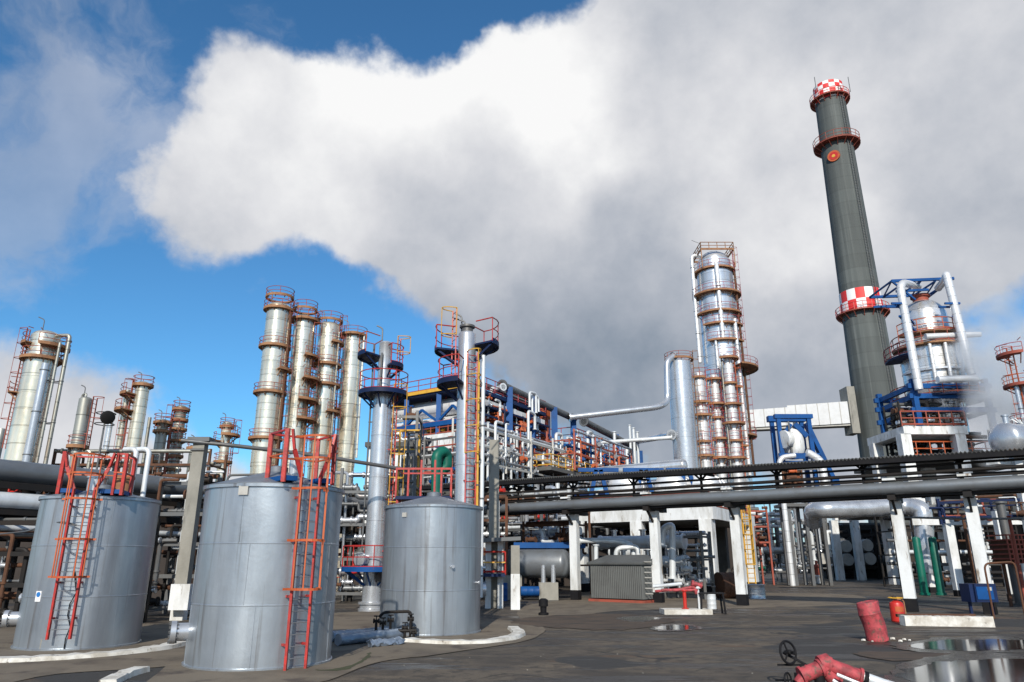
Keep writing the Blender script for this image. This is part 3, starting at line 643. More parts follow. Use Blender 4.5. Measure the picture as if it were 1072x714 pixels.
sl2, cb, rb_, zb_ = vessel('column', 'tall slim silver column with curved blue decks behind the cone-roofed tank', (489, 350), 30,
    [(350, 18), (640, 20.5)], 'silver', plats=[(367, 100, 200, 1.0, 'navy', 'red'), (362, -35, 60, 1.0, 'navy', 'red'), (403, 150, 258, .85, 'navy', 'red')],
    lad=[(205, 326, 402), (-62, 372, 530)], pipes=[(-22, .42, .085, 374, 625, 'white_pipe'), (-35, .3, .05, 380, 610, 'yellow')], dome=.35, ladm='red', seamr=2.2, x=-1.98)
b = MB(); b.lathe((cb[0], cb[1], zb_+.05), [(.25, 0), (.25, .25), (.34, .25), (.34, .34), (.1, .36)], 20); b.tube([(cb[0]-.1, cb[1], zb_+.3), (cb[0]-.1, cb[1], zb_+.6), (cb[0]-.6, cb[1], zb_+.75)], .035, 6, bend=.15); b.build('nozzle', 'dull_pipe', sl2)
# ---------------------------------------------------------------- towers, left of the picture
WG = 'tall clad distillation towers'
def full(v, w=.8, **k): return (v, 0, 360, w*.62)
vessel('tower', 'thick leftmost tower with a rusty collar deck and a fat side pipe', (48.5, 352), 50, [(352, 25), (375, 27), (379, 29), (484, 31), (700, 32)], 'warm_clad', WG,
    plats=[full(377, .55), (364, -70, 60, .7), (362, 120, 250, .5), (412, 120, 215, .55)], lad=(190, 345, 470), pipes=[(-42, .28, .28, 384, 490, 'silver'), (-8, .9, .13, 352, 500, 'old_clad', 'over'), (-25, .75, .10, 362, 500, 'old_clad'), (10, .5, .1, 370, 500, 'rust')], dome=.45, davit=150)
vessel('tower', 'slim grey green tower with a looped pipe on its head behind the leftmost ladder', (90, 418), 48, [(418, 12), (469, 13), (700, 11)], 'old_clad', WG, plats=[full(468, .35)], lad=(0, 416, 470), pipes=[(150, .1, .07, 412, 470, 'old_clad', 'over')], dome=.4)
vessel('tower', 'warm silver tower with two half round decks left of its head', (150, 402), 55, [(402, 12.5), (700, 15)], 'warm_clad', WG, plats=[full(404, .4), (414, 110, 250, 1.0), (431, 110, 250, 1.2)], lad=(200, 398, 500), pipes=[(175, .7, .22, 408, 500, 'warm_clad'), (185, 1.5, .2, 436, 520, 'silver_clad')], dome=.4)
vessel('tower', 'thin dark topped tower with a narrow pipe along its left side', (171, 441), 60, [(441, 11), (700, 12)], 'old_clad', WG, plats=[full(443, .5), full(452, .4), full(484, .4)], lad=(20, 438, 505), pipes=[(180, .75, .14, 437, 520, 'old_clad')], dome=.4)
vessel('tower', 'dark grey tower ringed by many small decks left of the long pipe', (190, 427), 62, [(427, 11), (700, 12)], 'old_clad', WG, plats=[full(429, .4), full(440, .35), full(450, .35), full(462, .35), full(478, .35), full(492, .3)], lad=(180, 424, 500), dome=.5)
vessel('tower', 'short slim rusty tower standing alone left of the four tall ones', (238, 444), 62, [(444, 10), (478, 10), (700, 11.5)], 'warm_clad', WG, plats=[full(447, .3), (456, -90, 60, .7), (462, 130, 240, .6), full(484, .5)], lad=(0, 440, 500), dome=.6)
vessel('tower', 'squat grey vessel top with a collar deck behind the concrete pole', (206, 468), 58, [(468, 14), (700, 15)], 'old_clad', WG, plats=[full(470, .35)], dome=.3)
vessel('tower', 'thin blue grey stack at the left edge of the picture', (2, 449), 60, [(449, 8), (700, 9)], 'old_clad', WG, dome=.1, davit=False)
vessel('tower', 'tallest of the four tall warm silver towers, first from the left', (292, 322), 60, [(322, 24), (489, 25), (700, 26)], 'warm_clad', WG, plats=[full(325, .45), full(312, .3), full(364, .55), full(412, .6), full(460, .6), (388, -50, 40, .6)], lad=[(-8, 318, 500)], pipes=[(-20, .35, .1, 330, 500, 'rust')], dome=.35, davit=160)
vessel('tower', 'second from the left of the four tall warm silver towers', (319, 334), 62, [(334, 20), (489, 22), (700, 23)], 'warm_clad', WG, plats=[full(336, .6), full(325, .3), (374, -60, 50, .6), (398, -60, 60, .9), (420, -70, 60, .9), (440, -70, 60, .9)], lad=[(-10, 328, 500)], pipes=[(-28, .35, .09, 350, 500, 'rust'), (185, .25, .08, 345, 500, 'old_clad')], dome=.35)
vessel('tower', 'third from the left of the four tall towers, with two close collar decks', (345, 341), 64, [(341, 21), (489, 22.5), (700, 23)], 'warm_clad', WG, plats=[full(337, .4), full(383, .65), full(404, .7), (360, -60, 40, .5), (432, -60, 60, .6)], lad=[(-12, 332, 500)], pipes=[(-30, .35, .09, 350, 500, 'old_clad')], dome=.3)
vessel('tower', 'fourth and rightmost of the four tall warm silver towers', (370, 350), 66, [(350, 19), (489, 21), (700, 22)], 'warm_clad', WG, plats=[full(352, .6), (430, 120, 240, .6), (470, 120, 240, .6)], lad=[(190, 346, 500)], pipes=[(-20, .3, .1, 352, 480, 'warm_clad')], dome=.3)
# ---------------------------------------------------------------- tower group right of centre
RG = 'rusty railed towers of the tall group'
vessel('vessel', 'plain silver cylinder vessel with a red railed top left of the tall tower group', (711, 380), 80, [(380, 24), (500, 25.5), (700, 26)], 'silver', cat='vessel', plats=[(377, 0, 360, .3)], lad=[(-10, 368, 500)], dome=.12, davit=False, ladm='tan_deck', seamr=2.5)
mt, mc, mr_, mz = vessel('tower', 'tallest tower of the right hand group, ringed by rusty decks and banded silver', (747, 275), 86, [(275, 31), (287, 34), (400, 38), (500, 40), (700, 41)], 'silver_clad', RG,
    plats=[full(286, .8), (311, -215, 40, .75), (331, -180, 30, .6), (344, -150, -20, .6), (361, -140, -30, .6), (388, -75, 75, 1.9), (410, -150, -60, .6), (433, -150, -80, .6), (458, -60, 60, .9), (470, -150, -60, .6)], lad=[(-30, 264, 480), (-80, 380, 500)],
    pipes=[(182, .6, .24, 268, 380, 'white_clad', 'in'), (-100, .35, .28, 283, 360, 'white_clad'), (-120, .3, .16, 360, 500, 'white_clad'), (-40, .4, .14, 290, 500, 'rust'), (-62, .4, .22, 340, 500, 'white_clad'), (-5, .35, .10, 290, 500, 'old_clad')], dome=.75, seamr=1.8, railm='faded_red', railh=1.4)
# open frame over the head of the tall tower
b = MB(); zt_ = P(747, 268, 86)[2]; f0 = [(mc[0]+i*2.1, mc[1]+j*2.1) for (i, j) in ((-1, -1), (1, -1), (1, 1), (-1, 1))]
for (x, y) in f0: b.beam((x, y, P(747, 286, 86)[2]), (x, y, zt_), .1)
for k in range(4): b.beam((*f0[k], zt_), (*f0[(k+1) % 4], zt_), .12)
b.rail([(*q, zt_) for q in f0]+[(*f0[0], zt_)], 1.0, .05, 1.2); b.build('top_frame', 'tan_deck', mt)
for i, (lab, u, v, Y, w0, ps) in enumerate([('slender white clad tower with rusty decks, leftmost of the thin three in the tall group', 733, 392, 82, 10.5, (396, 422, 436, 463, 478)), ('slender white clad tower in the middle of the thin three in the tall group', 749, 394, 83, 8.5, (398, 424, 438, 460, 480)), ('slender white clad tower, rightmost of the thin three in the tall group', 763, 372, 82, 9.5, (376, 402, 424, 444, 462, 480))]):
    vessel('tower', lab, (u-2, v), Y, [(v, w0), (500, w0+1), (700, w0+1)], 'white_clad', RG, plats=[(q, -150-30*((j+i) % 2), -40+30*((j*3+i) % 3), .3+.22*((j*7+i) % 3)) for j, q in enumerate(ps)], lad=[(-20, v-4, 500)], pipes=[(200, .3, .10, v, 500, 'old_clad')], dome=.5, davit=False, ladm='orange' if i != 1 else 'faded_red', railh=1.6, railm='faded_red')
# ---------------------------------------------------------------- chimney
CY = 110.0; cx = P(868, 88, CY)[0]-.35; CC = (cx, CY)
ch = thing('chimney', 'very tall grey concrete chimney with red and white checkered bands', 'chimney', (cx, CY, 0))
zt = P(868, 94, CY)[2]; zb = P(868, 484, CY)[2]; rt = rad(28.5, CY, zt); rb = rad(47, CY, zb)
def cr_(z): return rb+(rt-rb)*(z-zb)/(zt-zb)
b = MB(); prof = [(cr_(0), 0)]
k = 1
while k*1.6 < zt: prof.append((cr_(k*1.6), k*1.6)); k += 1
prof += [(cr_(zt), zt), (cr_(zt)-.35, zt), (cr_(zt)-.4, zt-2)]
b.lathe((cx, CY, 0), prof, 56); b.build('shaft', 'chimney', ch)
za, zb2 = P(868, 109, CY)[2], P(868, 95, CY)[2]; checker('check_top', 16, za, (zb2-za)/3.0, cx, CY)
b = MB(); b.lathe((cx, CY, 0), [(cr_(za)+.05, za), (cr_(zb2)+.05, zb2+.6), (cr_(zb2)-.2, zb2+.6)], 56); b.build('checker_band', 'check_top', ch)
zc0, zc1 = P(903, 329, CY)[2], P(903, 307, CY)[2]; checker('check_mid', 14, zc0, (zc1-zc0)/2.0, cx, CY)
b = MB(); b.lathe((cx, CY, 0), [(cr_(zc0)+.08, zc0), (cr_(zc1)+.08, zc1)], 56); b.build('checker_band', 'check_mid', ch)
for v, w, hh in ((107, .8, 1.1), (154, 1.15, 1.4), (330, .9, 1.2)):
    z = P(880, v, CY)[2]; b = MB(); rr = cr_(z); b.sector(CC, rr, rr+w, z-.08, z+.05, 0, 360, 40)
    for k in range(16): a = 2*math.pi*k/16; b.beam((cx+rr*math.cos(a), CY+rr*math.sin(a), z-1), (cx+(rr+w)*math.cos(a), CY+(rr+w)*math.sin(a), z-.05), .1)
    po = b.build('platform', 'rust_rail', ch)
    b = MB(); b.railarc(CC, rr+w, z, 0, 360, hh, .05, step=1.3); b.build('railing', 'bright_red' if v != 154 else 'rust_rail', po)
a = R(-118)
for a in (R(-150), R(-30)):
    z = P(868, 100, CY)[2]; b = MB(); rr = cr_(z)+1.0; b.tube([(cx+rr*math.cos(a), CY+rr*math.sin(a), z-.5), (cx+rr*math.cos(a), CY+rr*math.sin(a), z+2.6)], .07, 6); b.build('lightning_rod', 'dull_pipe', ch)
b = MB(); aa = R(-75); oo_ = Vector((math.cos(aa), math.sin(aa), 0)); ss_ = Vector((-oo_.y, oo_.x, 0)); b.ladder(Vector((cx, CY, 2))+oo_*(cr_(0)+.3), Vector((cx, CY, zt-1))+oo_*(cr_(zt)+.3), ss_, .5, .04, .5, .03); b.build('ladder', 'dull_pipe', ch)
# round orange emblem high on the shaft
ze = P(866, 170, CY)[2]; ae = R(-132); o = Vector((math.cos(ae), math.sin(ae), 0)); p = Vector((cx, CY, ze))+o*(cr_(ze)-.1)
b = MB(); b.hlathe(p, p+o, [(1.02, 0), (1.02, .3)], 28); em = b.build('emblem', 'orange', ch)
b = MB(); b.hlathe(p, p+o, [(.72, 0), (.72, .33)], 28); b.build('emblem_ring', 'bright_red', em)
b = MB(); b.hlathe(p+Vector((0, 0, -.05)), p+o, [(.30, 0), (.30, .36)], 20); b.build('emblem_centre', 'yellow', em)
# joint where the duct enters the shaft
z0, z1 = P(893, 456, CY)[2], P(893, 408, CY)[2]
b = MB(); ym = CY-1.0; b.box((P(895, 432, ym-2)[0]+.2, ym, (z0+z1)/2), (1.2, 2.6, z1-z0)); b.build('duct_collar', 'concrete', ch)
# white clad duct
p0 = Vector(P(888, 433, ym)); p1 = Vector(P(776, 440, 114.7)); p1.z = p0.z
du = thing('flue_duct', 'white clad square duct running from the chimney to the tall tower group', 'duct', tuple(p0))
hh = .88*(P(860, 419, 112)[2]-P(860, 444, 112)[2]); mid = p0.lerp(p1, .55)
b = MB(); b.beam(p0, mid, 2.4, hh); b.build('duct_section', 'duct_white' if 'duct_white' in M else 'white', du)
b = MB(); b.beam(mid, p1, 2.4, hh*.84); b.build('duct_section', 'duct_white', du)
b = MB(); b.beam(p0-Vector((0, 0, hh/2+.2)), p1-Vector((0, 0, hh*.42+.2)), 2.0, .25)
k = 0
while k <= 30:
    q = p0.lerp(p1, k/30); s = hh if k <= 16 else hh*.84
    b.beam(q-Vector((0, 1.23, s/2)), q+Vector((0, -1.23, s/2)), .05, .07) if k % 3 else b.beam(q-Vector((0, 1.24, s/2)), q+Vector((0, -1.24, s/2)), .16, .12)
    k += 1
b.build('duct_ribs', 'cap_grey', du)
# ---------------------------------------------------------------- the long pipe rack that crosses the yard
eR = Vector((.82, -.573, 0)).normalized(); p0 = Vector((3.87, 45.56, 0)); nR = Vector((-eR.y, eR.x, 0))   # nR points away from the camera
def RK(s, off=0.0, z=0.0): return p0+eR*s+nR*off+Vector((0, 0, z))
def sR(u, v): return (Vector(PL(u, v, p0, eR))-p0).dot(eR)
YAW = math.atan2(eR.y, eR.x)
rack = thing('pipe_rack', 'long pipe rack on white columns crossing the yard under a dark corrugated canopy', 'pipe rack', tuple(p0))
for (u, v) in ((603, 628), (690, 632), (778, 635), (955, 640), (1037, 640)):
    s = sR(u, v); q = RK(s); b = MB(); zt = 5.0; w = .50; b.box((q.x, q.y, zt/2+.25), (w, w*.8, zt-.5), YAW)
    co_ = b.build('column', 'white', rack)
    b = MB(); b.box((q.x, q.y, .28), (w+.03, w*.8+.03, .56), YAW); b.build('plinth', 'black', co_)
    b = MB(); a_, c_ = RK(s, -1.15, zt+.1), RK(s, 1.5, zt+.1); b.beam(a_, c_, .34, .24); b.beam(RK(s, -.9, zt-.02), RK(s, -.2, zt-.6), .1, .12)
    b.build('bracket', 'dark', co_)
    b = MB(); b.box((*RK(s, -1.0)[:2], zt+.95), (.55, .3, .10), YAW); b.build('pipe_shoe', 'white', co_)
for s in (26.5, 32.0, -14, -8):
    q = RK(s); b = MB(); b.box((q.x, q.y, 2.75), (.56, .45, 4.5), YAW); c1 = b.build('column', 'white', rack); b = MB(); b.box((q.x, q.y, .28), (.6, .48, .56), YAW); b.build('plinth', 'black', c1)
S0, S1 = -16.0, 36.0
for off, z, w, h in ((-.75, 5.92, .10, .10), (-.85, 5.2, .14, .16), (1.1, 5.3, .14, .2)):
    b = MB(); b.beam(RK(S0, off, z), RK(S1, off, z), w, h); b.build('beam', 'dark', rack)
b = MB(); b = MB(); k = S0
while k < S1:
    b = MB()
    for off in (-.75, ):
        b.beam(RK(k, off, 5.2), RK(k, off, 6.9), .13, .10)
        for d in (-.32, .32): b.beam(RK(k, off, 6.5), RK(k+d, off, 6.82), .08, .10)
    b.beam(RK(k, -1.2, 6.85), RK(k, 1.4, 6.95), .08, .12); b.beam(RK(k, -1.0, 5.88), RK(k, 1.0, 5.88), .08, .1); k += 4.1
    b.build('trestle', 'black', rack)
# corrugated canopy
def canopy_z(s): return 7.27-.0125*(s+5.5) - (.0 if s < 6.5 else .0)
b = MB(); n = 620
vs = []
for i in range(n+1):
    s = S0+(S1-S0)*i/n; zz = canopy_z(s)+.05*math.cos(math.pi*i)*1.0
    for off, dz in ((-1.55, -.02), (1.7, .22)): vs += [RK(s, off, zz+dz), RK(s, off, zz+dz-.03)]
fs = []
for i in range(n):
    a = i*4; c = a+4
    fs += [(a, c, c+2, a+2), (a+1, a+3, c+3, c+1), (a, a+1, c+1, c), (a+2, c+2, c+3, a+3)]
b.add(vs, fs); b.build('canopy', 'roof_sheet', rack, 5)
b = MB()
for off, dz in ((-1.45, -.17), (0, -.10), (1.5, .03)): b.beam(RK(S0, off, canopy_z(S0)+dz), RK(S1, off, canopy_z(S1)+dz), .14, .26 if off < -1 else .14)
b.build('eaves_beam', 'black', rack)
def rpipe(label, off, z, r, m, s0=S0, s1=S1, group=None, sag=0.0):
    b = MB(); n = 26; b.tube([RK(s0+(s1-s0)*i/n, off, z+sag*math.sin(i*1.7)) for i in range(n+1)], r, 14)
    t = tag(b.build('pipe', m), label, 'pipe', group); return t
rpipe('thick grey pipe along the front brackets of the long rack', -1.0, 5.52, .29, 'grey_pipe', sag=.012)
rpipe('thin black pipe strung midway under the canopy of the long rack', -.9, 6.5, .06, 'dark', sag=.01)
rpipe('thin dark pipe resting just above the thick grey one on the rack', -.7, 5.98, .07, 'dark', sag=.01)
rpipe('black pipe above the thick grey one on the long rack', -.95, 6.18, .085, 'dark', sag=.01)
rpipe('second black pipe just under the canopy of the long rack', -.2, 6.0, .09, 'dark', sag=.01)
for i, (o, z, r, m) in enumerate(((.0, 5.5, .24, 'dull_pipe'), (.55, 5.45, .18, 'grey_pipe'), (1.0, 5.6, .22, 'dark'))):
    rpipe('dull pipe laid behind the thick grey one on the rack', o, z, r, m, group='dull pipes behind the front pipe of the rack')
# ---------------------------------------------------------------- white concrete table with exchangers under it
eB = Vector((.5, .866, 0)); eA = Vector((-.82, .573, 0)).normalized()
YB = math.atan2(eB.y, eB.x)
K = Vector(P(745, 560, 52)); K.z = 0
def tb(a, bb, z): return K+eA*a+eB*bb+Vector((0, 0, z))
ztb = P(745, 530, 52)[2]; LA = (Vector(PL(606, 548, K, eA))-K).dot(eA); LB = (Vector(PL(786, 548, K, eB))-K).dot(eB)
tbl = thing('table_structure', 'white concrete table frame standing over the exchangers behind the long rack', 'frame', tuple(K))
b = MB(); o = tb(LA/2, LB/2, 0)
vs = [tb(a, c, z) for z in (ztb-.95, ztb) for (a, c) in ((-.1, -.1), (LA, -.1), (LA, LB), (-.1, LB))]
b.beam(tb(-.35, 0, ztb-.45), tb(LA, 0, ztb-.45), .7, .9); b.beam(tb(0, .36, ztb-.45), tb(0, LB, ztb-.45), .7, .85)
b.build('edge_beam', 'white', tbl)
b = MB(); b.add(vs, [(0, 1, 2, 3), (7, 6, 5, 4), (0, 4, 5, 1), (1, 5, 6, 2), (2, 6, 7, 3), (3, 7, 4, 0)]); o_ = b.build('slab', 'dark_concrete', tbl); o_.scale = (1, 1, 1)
for (u, pl) in ((741, 'A'), (668, 'A'), (608, 'A'), (783, 'B')):
    q = Vector(PL(u, 560, K, eA if pl == 'A' else eB)); b = MB(); b.box((q.x, q.y, (ztb-.9)/2+.3), (1.0 if u != 668 else .8, .9, ztb-1.5), YB); cc = b.build('column', 'white', tbl)
    b = MB(); b.box((q.x, q.y, .3), (1.04, .94, .6), YB); b.build('plinth', 'black', cc)
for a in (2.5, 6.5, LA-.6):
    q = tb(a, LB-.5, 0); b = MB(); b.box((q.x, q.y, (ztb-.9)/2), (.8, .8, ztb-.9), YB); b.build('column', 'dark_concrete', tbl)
b = MB(); b.rail([tb(LA, -.1, ztb), tb(0, -.1, ztb), tb(0, LB, ztb)], 1.0, .035); b.build('railing', 'rust_rail', tbl)
# red pipe and yellow ladder at the corner
b = MB(); b.tube([P(771, 540, 50.5), P(777, 612, 49.5)], .13, 10); tag(b.build('pipe', 'bright_red'), 'upright red pipe against the corner column of the white frame', 'pipe')
b = MB(); q = Vector(P(790, 606, 51)); b.ladder((q.x-.2, q.y, .2), (q.x-.2, q.y, ztb), (1, 0, 0), .5, .04, .32, .025); b.hoops((q.x-.2, q.y, 2.0), (q.x-.2, q.y, ztb), (1, 0, 0), (0, -1, 0), .5, .03, .8, .6, 4); tag(b.build('ladder', 'yellow'), 'yellow caged ladder up the side of the white concrete frame', 'ladder')
def hvessel(name, label, p, q, r, m, heads='ell', saddles=True, nozz=(), group=None, cat='vessel', seam=1.0, zfoot=0.0, sadm='concrete', flange=False):
    p = Vector(p); q = Vector(q); L_ = (q-p).length; d = (q-p).normalized(); t = thing(name, label, cat, tuple((p+q)/2), group)
    pr = []; hd = r*.5 if heads == 'ell' else .02
    for j in range(7): a = j/6*math.pi/2; pr.append((max(.02, r*math.sin(a)), -hd*math.cos(a)))
    k = max(1, int(L_/seam))
    for j in range(1, k): z = L_*j/k; pr += [(r, z-.03), (r+.012+r*.01, z-.02), (r+.012+r*.01, z+.02), (r, z+.03)]
    for j in range(7): a = (6-j)/6*math.pi/2; pr.append((max(.02, r*math.sin(a)), L_+hd*math.cos(a)))
    b = MB(); b.hlathe(p, q, pr, 36); b.build('shell', m, t)
    if flange:
        for zz in (0.0, L_-.12):
            b = MB(); b.hlathe(p+d*zz, q, [(r, 0), (r*1.13, .01), (r*1.13, .12), (r, .13)], 32); b.build('flange', m, t)
    if saddles:
        side = Vector((-d.y, d.x, 0))
        for f in (.2, .8):
            c = p.lerp(q, f); b = MB(); b.beam(Vector((c.x, c.y, zfoot)), Vector((c.x, c.y, c.z-r*.75)), .45, .45) if zfoot > c.z-r*.8 else b.box((c.x, c.y, (zfoot+c.z-r*.7)/2), (.4, r*1.5, c.z-r*.7-zfoot), math.atan2(d.y, d.x)); b.build('saddle', sadm, t)
    for (f, h, rr, top) in nozz:
        c = p.lerp(q, f); b = MB(); b.tube([c+Vector((0, 0, r*.8)), c+Vector((0, 0, r+h))], rr, 12); b.sector((c.x, c.y), 0, rr*1.5, c.z+r+h-.04, c.z+r+h+.04, 0, 360, 14); b.build('nozzle', m, t)
    return t
ex = 'shell and tube exchangers under the white frame'
off = Vector((0, 0, 0))
def exch(label, u0, v0, u1, v1, Y1, w):
    q = Vector(P(u1, v1, Y1)); p = Vector(PL(u0, v0, q, eA)); p.z = q.z; r = rad(w, Y1, q.z)
    t = hvessel('heat_exchanger', label, q, p, r, 'white_pipe', seam=1.6, group=ex, cat='heat exchanger', sadm='dark_concrete', flange=True)
    d = (p-q).normalized()
    b = MB(); b.hlathe(q-d*.02, q+d, [(r*1.15, -.55), (r*1.15, -.42), (r*.95, -.41), (r*.95, 0), (r*1.15, 0), (r*1.15, .12)], 30); b.build('channel_head', 'white_pipe', t)
    for f in (.10, .42, .8):
        c = q.lerp(p, f); b = MB(); b.tube([c+Vector((0, 0, r*.8)), c+Vector((0, 0, r+.35))], .16, 10); b.sector((c.x, c.y), 0, .25, c.z+r+.3, c.z+r+.38, 0, 360, 12); b.build('nozzle', 'silver', t)
    return t
exch('upper silver heat exchanger under the white frame', 628, 567, 708, 567, 47, 14)
exch('lower silver heat exchanger under the white frame, above the shed roof', 640, 586, 708, 588, 46.8, 12)
exch('silver heat exchanger set deeper in the dark under the white frame', 640, 577, 700, 578, 55, 12)
def pipe(label, pts, r, m='white_pipe', bend=None, n=12, group=None, name='pipe', cat='pipe', flanges=True):
    pts = [Vector(p) for p in pts]; b = MB(); b.tube(pts, r, n, bend=bend if bend is not None else r*2.5)
    if flanges and len(pts) > 1:
        for a, c in ((pts[0], pts[1]), (pts[-1], pts[-2])):
            d = (c-a).normalized(); b.hlathe(a, c, [(r*1.5, 0), (r*1.5, r*.5)], n)
    return tag(b.build(name, m), label, cat, group)
pipe('white pipe looping over and down above the grey shed', [P(607, 566, 47), P(632, 566, 46.6), P(650, 567, 46.3), P(663, 571, 46), P(664, 590, 46)], .17)
pipe('white elbow pipe standing between exchanger and shed roof', [P(645, 592, 45.8), P(645, 574, 45.8), P(668, 572, 45.6), P(668, 590, 45.6)], .15)
pipe('short white pipe standing left of the shed roof elbow', [P(624, 590, 46), P(624, 570, 46)], .14)
pipe('silver pipe hooked over the channel heads of the exchangers', [P(693, 572, 45.5), P(694, 553, 45.5), P(704, 549, 45.5), P(704, 606, 45.5)], .2)
# ---------------------------------------------------------------- generic pipe manifolds (fixed together: one thing)
def manifold(label, u0, u1, v0, v1, Y, seed, e=None, nh=5, nv=7, mats=('silver', 'grey_pipe', 'dull_pipe'), rr=(.06, .2), depth=2.2, posts='dull_pipe', valves=5, vm=('silver', 'dull_pipe', 'rust'), wheel=True, group=None, cat='pipework', zb=0.0, deck=False):
    rnd = random.Random(seed); e = e or Vector((1, 0, 0)); n = Vector((-e.y, e.x, 0))
    if n.y < 0: n = -n
    um = (u0+u1)/2; o = Vector(P(um, (v0+v1)/2, Y)); A = Vector(PL(u0, v1, o, e)); B = Vector(PL(u1, v1, o, e)); zt = P(um, v0, Y)[2]; z1 = max(zb, P(um, v1, Y)[2])
    A.z = B.z = 0; L_ = (B-A).length; d = (B-A).normalized(); t = thing('pipe_manifold', label, cat, (o.x, o.y, zb), group)
    np_ = max(2, int(L_/4)+1)
    for i in range(np_):
        for k in (0, 1):
            q = A+d*(L_*i/(np_-1))+n*depth*k; b = MB(); b.beam(q+Vector((0, 0, zb)), q+Vector((0, 0, zt)), .16, .18); b.build('post', posts, t)
    lev = [z1+(zt-z1)*(j+.8)/nh for j in range(nh)]
    for j, z in enumerate(lev):
        k = rnd.random()*depth*.8; r = rnd.uniform(*rr); b = MB()
        pts = [A+n*k+Vector((0, 0, z)), A+d*L_*rnd.uniform(.3, .5)+n*k+Vector((0, 0, z))]
        if rnd.random() < .5:
            z2 = z+rnd.uniform(-.6, .6); pts += [pts[-1]+Vector((0, 0, z2-z)), B+n*k+Vector((0, 0, z2))]
        else: pts += [B+n*k+Vector((0, 0, z))]
        b.tube(pts, r, 10, bend=r*2.2); 
        for f in (.12, .62, .88):
            q = pts[0].lerp(pts[1], f); b.hlathe(q, q+d, [(r*1.45, 0), (r*1.45, .09)], 10)
        b.build('pipe', mats[j % len(mats)], t)
        if j % 2 == 0:
            b = MB(); b.beam(A+Vector((0, 0, z-r-.08)), A+n*depth+Vector((0, 0, z-r-.08)), .12); b.beam(B+Vector((0, 0, z-r-.08)), B+n*depth+Vector((0, 0, z-r-.08)), .12); b.beam(A+Vector((0, 0, z-r-.08)), B+Vector((0, 0, z-r-.08)), .12, .16); b.build('beam', posts, t)
    for j in range(nv):
        f = (j+rnd.uniform(.2, .8))/nv; k = rnd.uniform(-.4, depth); r = rnd.uniform(*rr)*.8; q = A+d*L_*f+n*k; za = z1+rnd.random()*.3*(zt-z1); zb_ = rnd.choice(lev[nh//2:]); s = d*rnd.choice((-1, 1))*rnd.uniform(.3, 1.2)
        b = MB(); pts = [q+Vector((0, 0, za)), q+Vector((0, 0, max(zb_, za+.6)))]; pts.append(pts[-1]+s)
        if rnd.random() < .6: pts = [pts[0]-s*.8-n*.1]+pts
        b.tube(pts, r, 9, bend=r*2.4); q2 = pts[-2]
        for z in (za+.35, za+.8): b.hlathe(q+Vector((0, 0, z)), q+Vector((0, 0, z+1)), [(r*1.55, 0), (r*1.55, .08)], 10)
        b.build('pipe', mats[(j+1) % len(mats)], t)
    for j in range(valves):
        f = rnd.random(); z = rnd.choice(lev) if j % 2 else z1+rnd.uniform(.3, 1.4); q = A+d*L_*f+n*rnd.uniform(-.5, .3)+Vector((0, 0, z)); r = rnd.uniform(.12, .22)
        b = MB(); b.hlathe(q-d*r*1.6, q+d, [(r, 0), (r, .07), (r*.55, .08), (r*.8, r*1.2), (r*.8, r*2), (r*.55, r*3.1), (r, r*3.15), (r, r*3.5)], 12); b.tube([q, q+Vector((0, 0, r*3))], r*.25, 7); vo = b.build('valve', vm[j % len(vm)], t)
        if wheel: b = MB(); b.arc((q.x, q.y), r*1.1, q.z+r*3, 0, 360, r*.14, 12); b.tube([q+d*r*1.1+Vector((0, 0, r*3)), q-d*r*1.1+Vector((0, 0, r*3))], r*.1, 4); b.build('handwheel', vm[(j+1) % len(vm)], vo)
    if deck:
        b = MB(); vs = [A-n*.3, B-n*.3, B+n*(depth+.3), A+n*(depth+.3)]; b.add([q+Vector((0, 0, zt)) for q in vs]+[q+Vector((0, 0, zt+.12)) for q in vs], [(3, 2, 1, 0), (4, 5, 6, 7), (0, 1, 5, 4), (1, 2, 6, 5), (2, 3, 7, 6), (3, 0, 4, 7)]); po = b.build('deck', deck if isinstance(deck, str) else 'navy', t)
        b = MB(); b.rail([q+Vector((0, 0, zt+.1)) for q in (A-n*.3, B-n*.3, B+n*(depth+.3), A+n*(depth+.3), A-n*.3)], .95, .035); b.build('railing', 'red' if deck is True else 'orange', po)
    return t
manifold('cluster of silver valves and pipes beside the exchanger ends under the white frame', 699, 738, 556, 618, 46.5, 11, eR, 5, 9, ('silver', 'silver', 'grey_pipe'), (.08, .17), 1.5, valves=9, vm=('silver', 'white_pipe'))
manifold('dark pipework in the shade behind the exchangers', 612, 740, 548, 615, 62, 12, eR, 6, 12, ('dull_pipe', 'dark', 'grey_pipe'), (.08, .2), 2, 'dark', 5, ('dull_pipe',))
# horizontal drums on top of the table, blue A-frames
q = Vector(P(716, 487, 58)); pA = Vector(PL(627, 500, q, eA)); pA.z = q.z-.1
hvessel('vessel', 'long silver drum lying above the canopy left of the tall tower group', q, pA, rad(13, 58, q.z), 'silver_clad', saddles=False, seam=2.2)
for i, u in enumerate((652, 701, 735)):
    q = Vector(P(u, 511, 57)); hvessel('vessel', ('white', 'second white', 'third white')[i]+' drum end seen in the gap under the canopy, '+('leftmost', 'middle one', 'rightmost')[i]+' of three', q, q+eB*4, 1.25, 'white_clad', saddles=False)
b = MB()
for u in (628, 676, 722):
    q = Vector(P(u, 540, 57)); z1 = P(u, 492, 57)[2]
    for k in (-.9, .9): b.beam((q.x+k, q.y, ztb), (q.x+k*.2, q.y, z1), .3, .3)
    b.beam((q.x-1.6, q.y, z1), (q.x+1.6, q.y, z1), .3, .3)
t_ = b.build('support', 'blue'); tag(t_, 'blue A shaped supports under the silver drum on the white frame', 'support')
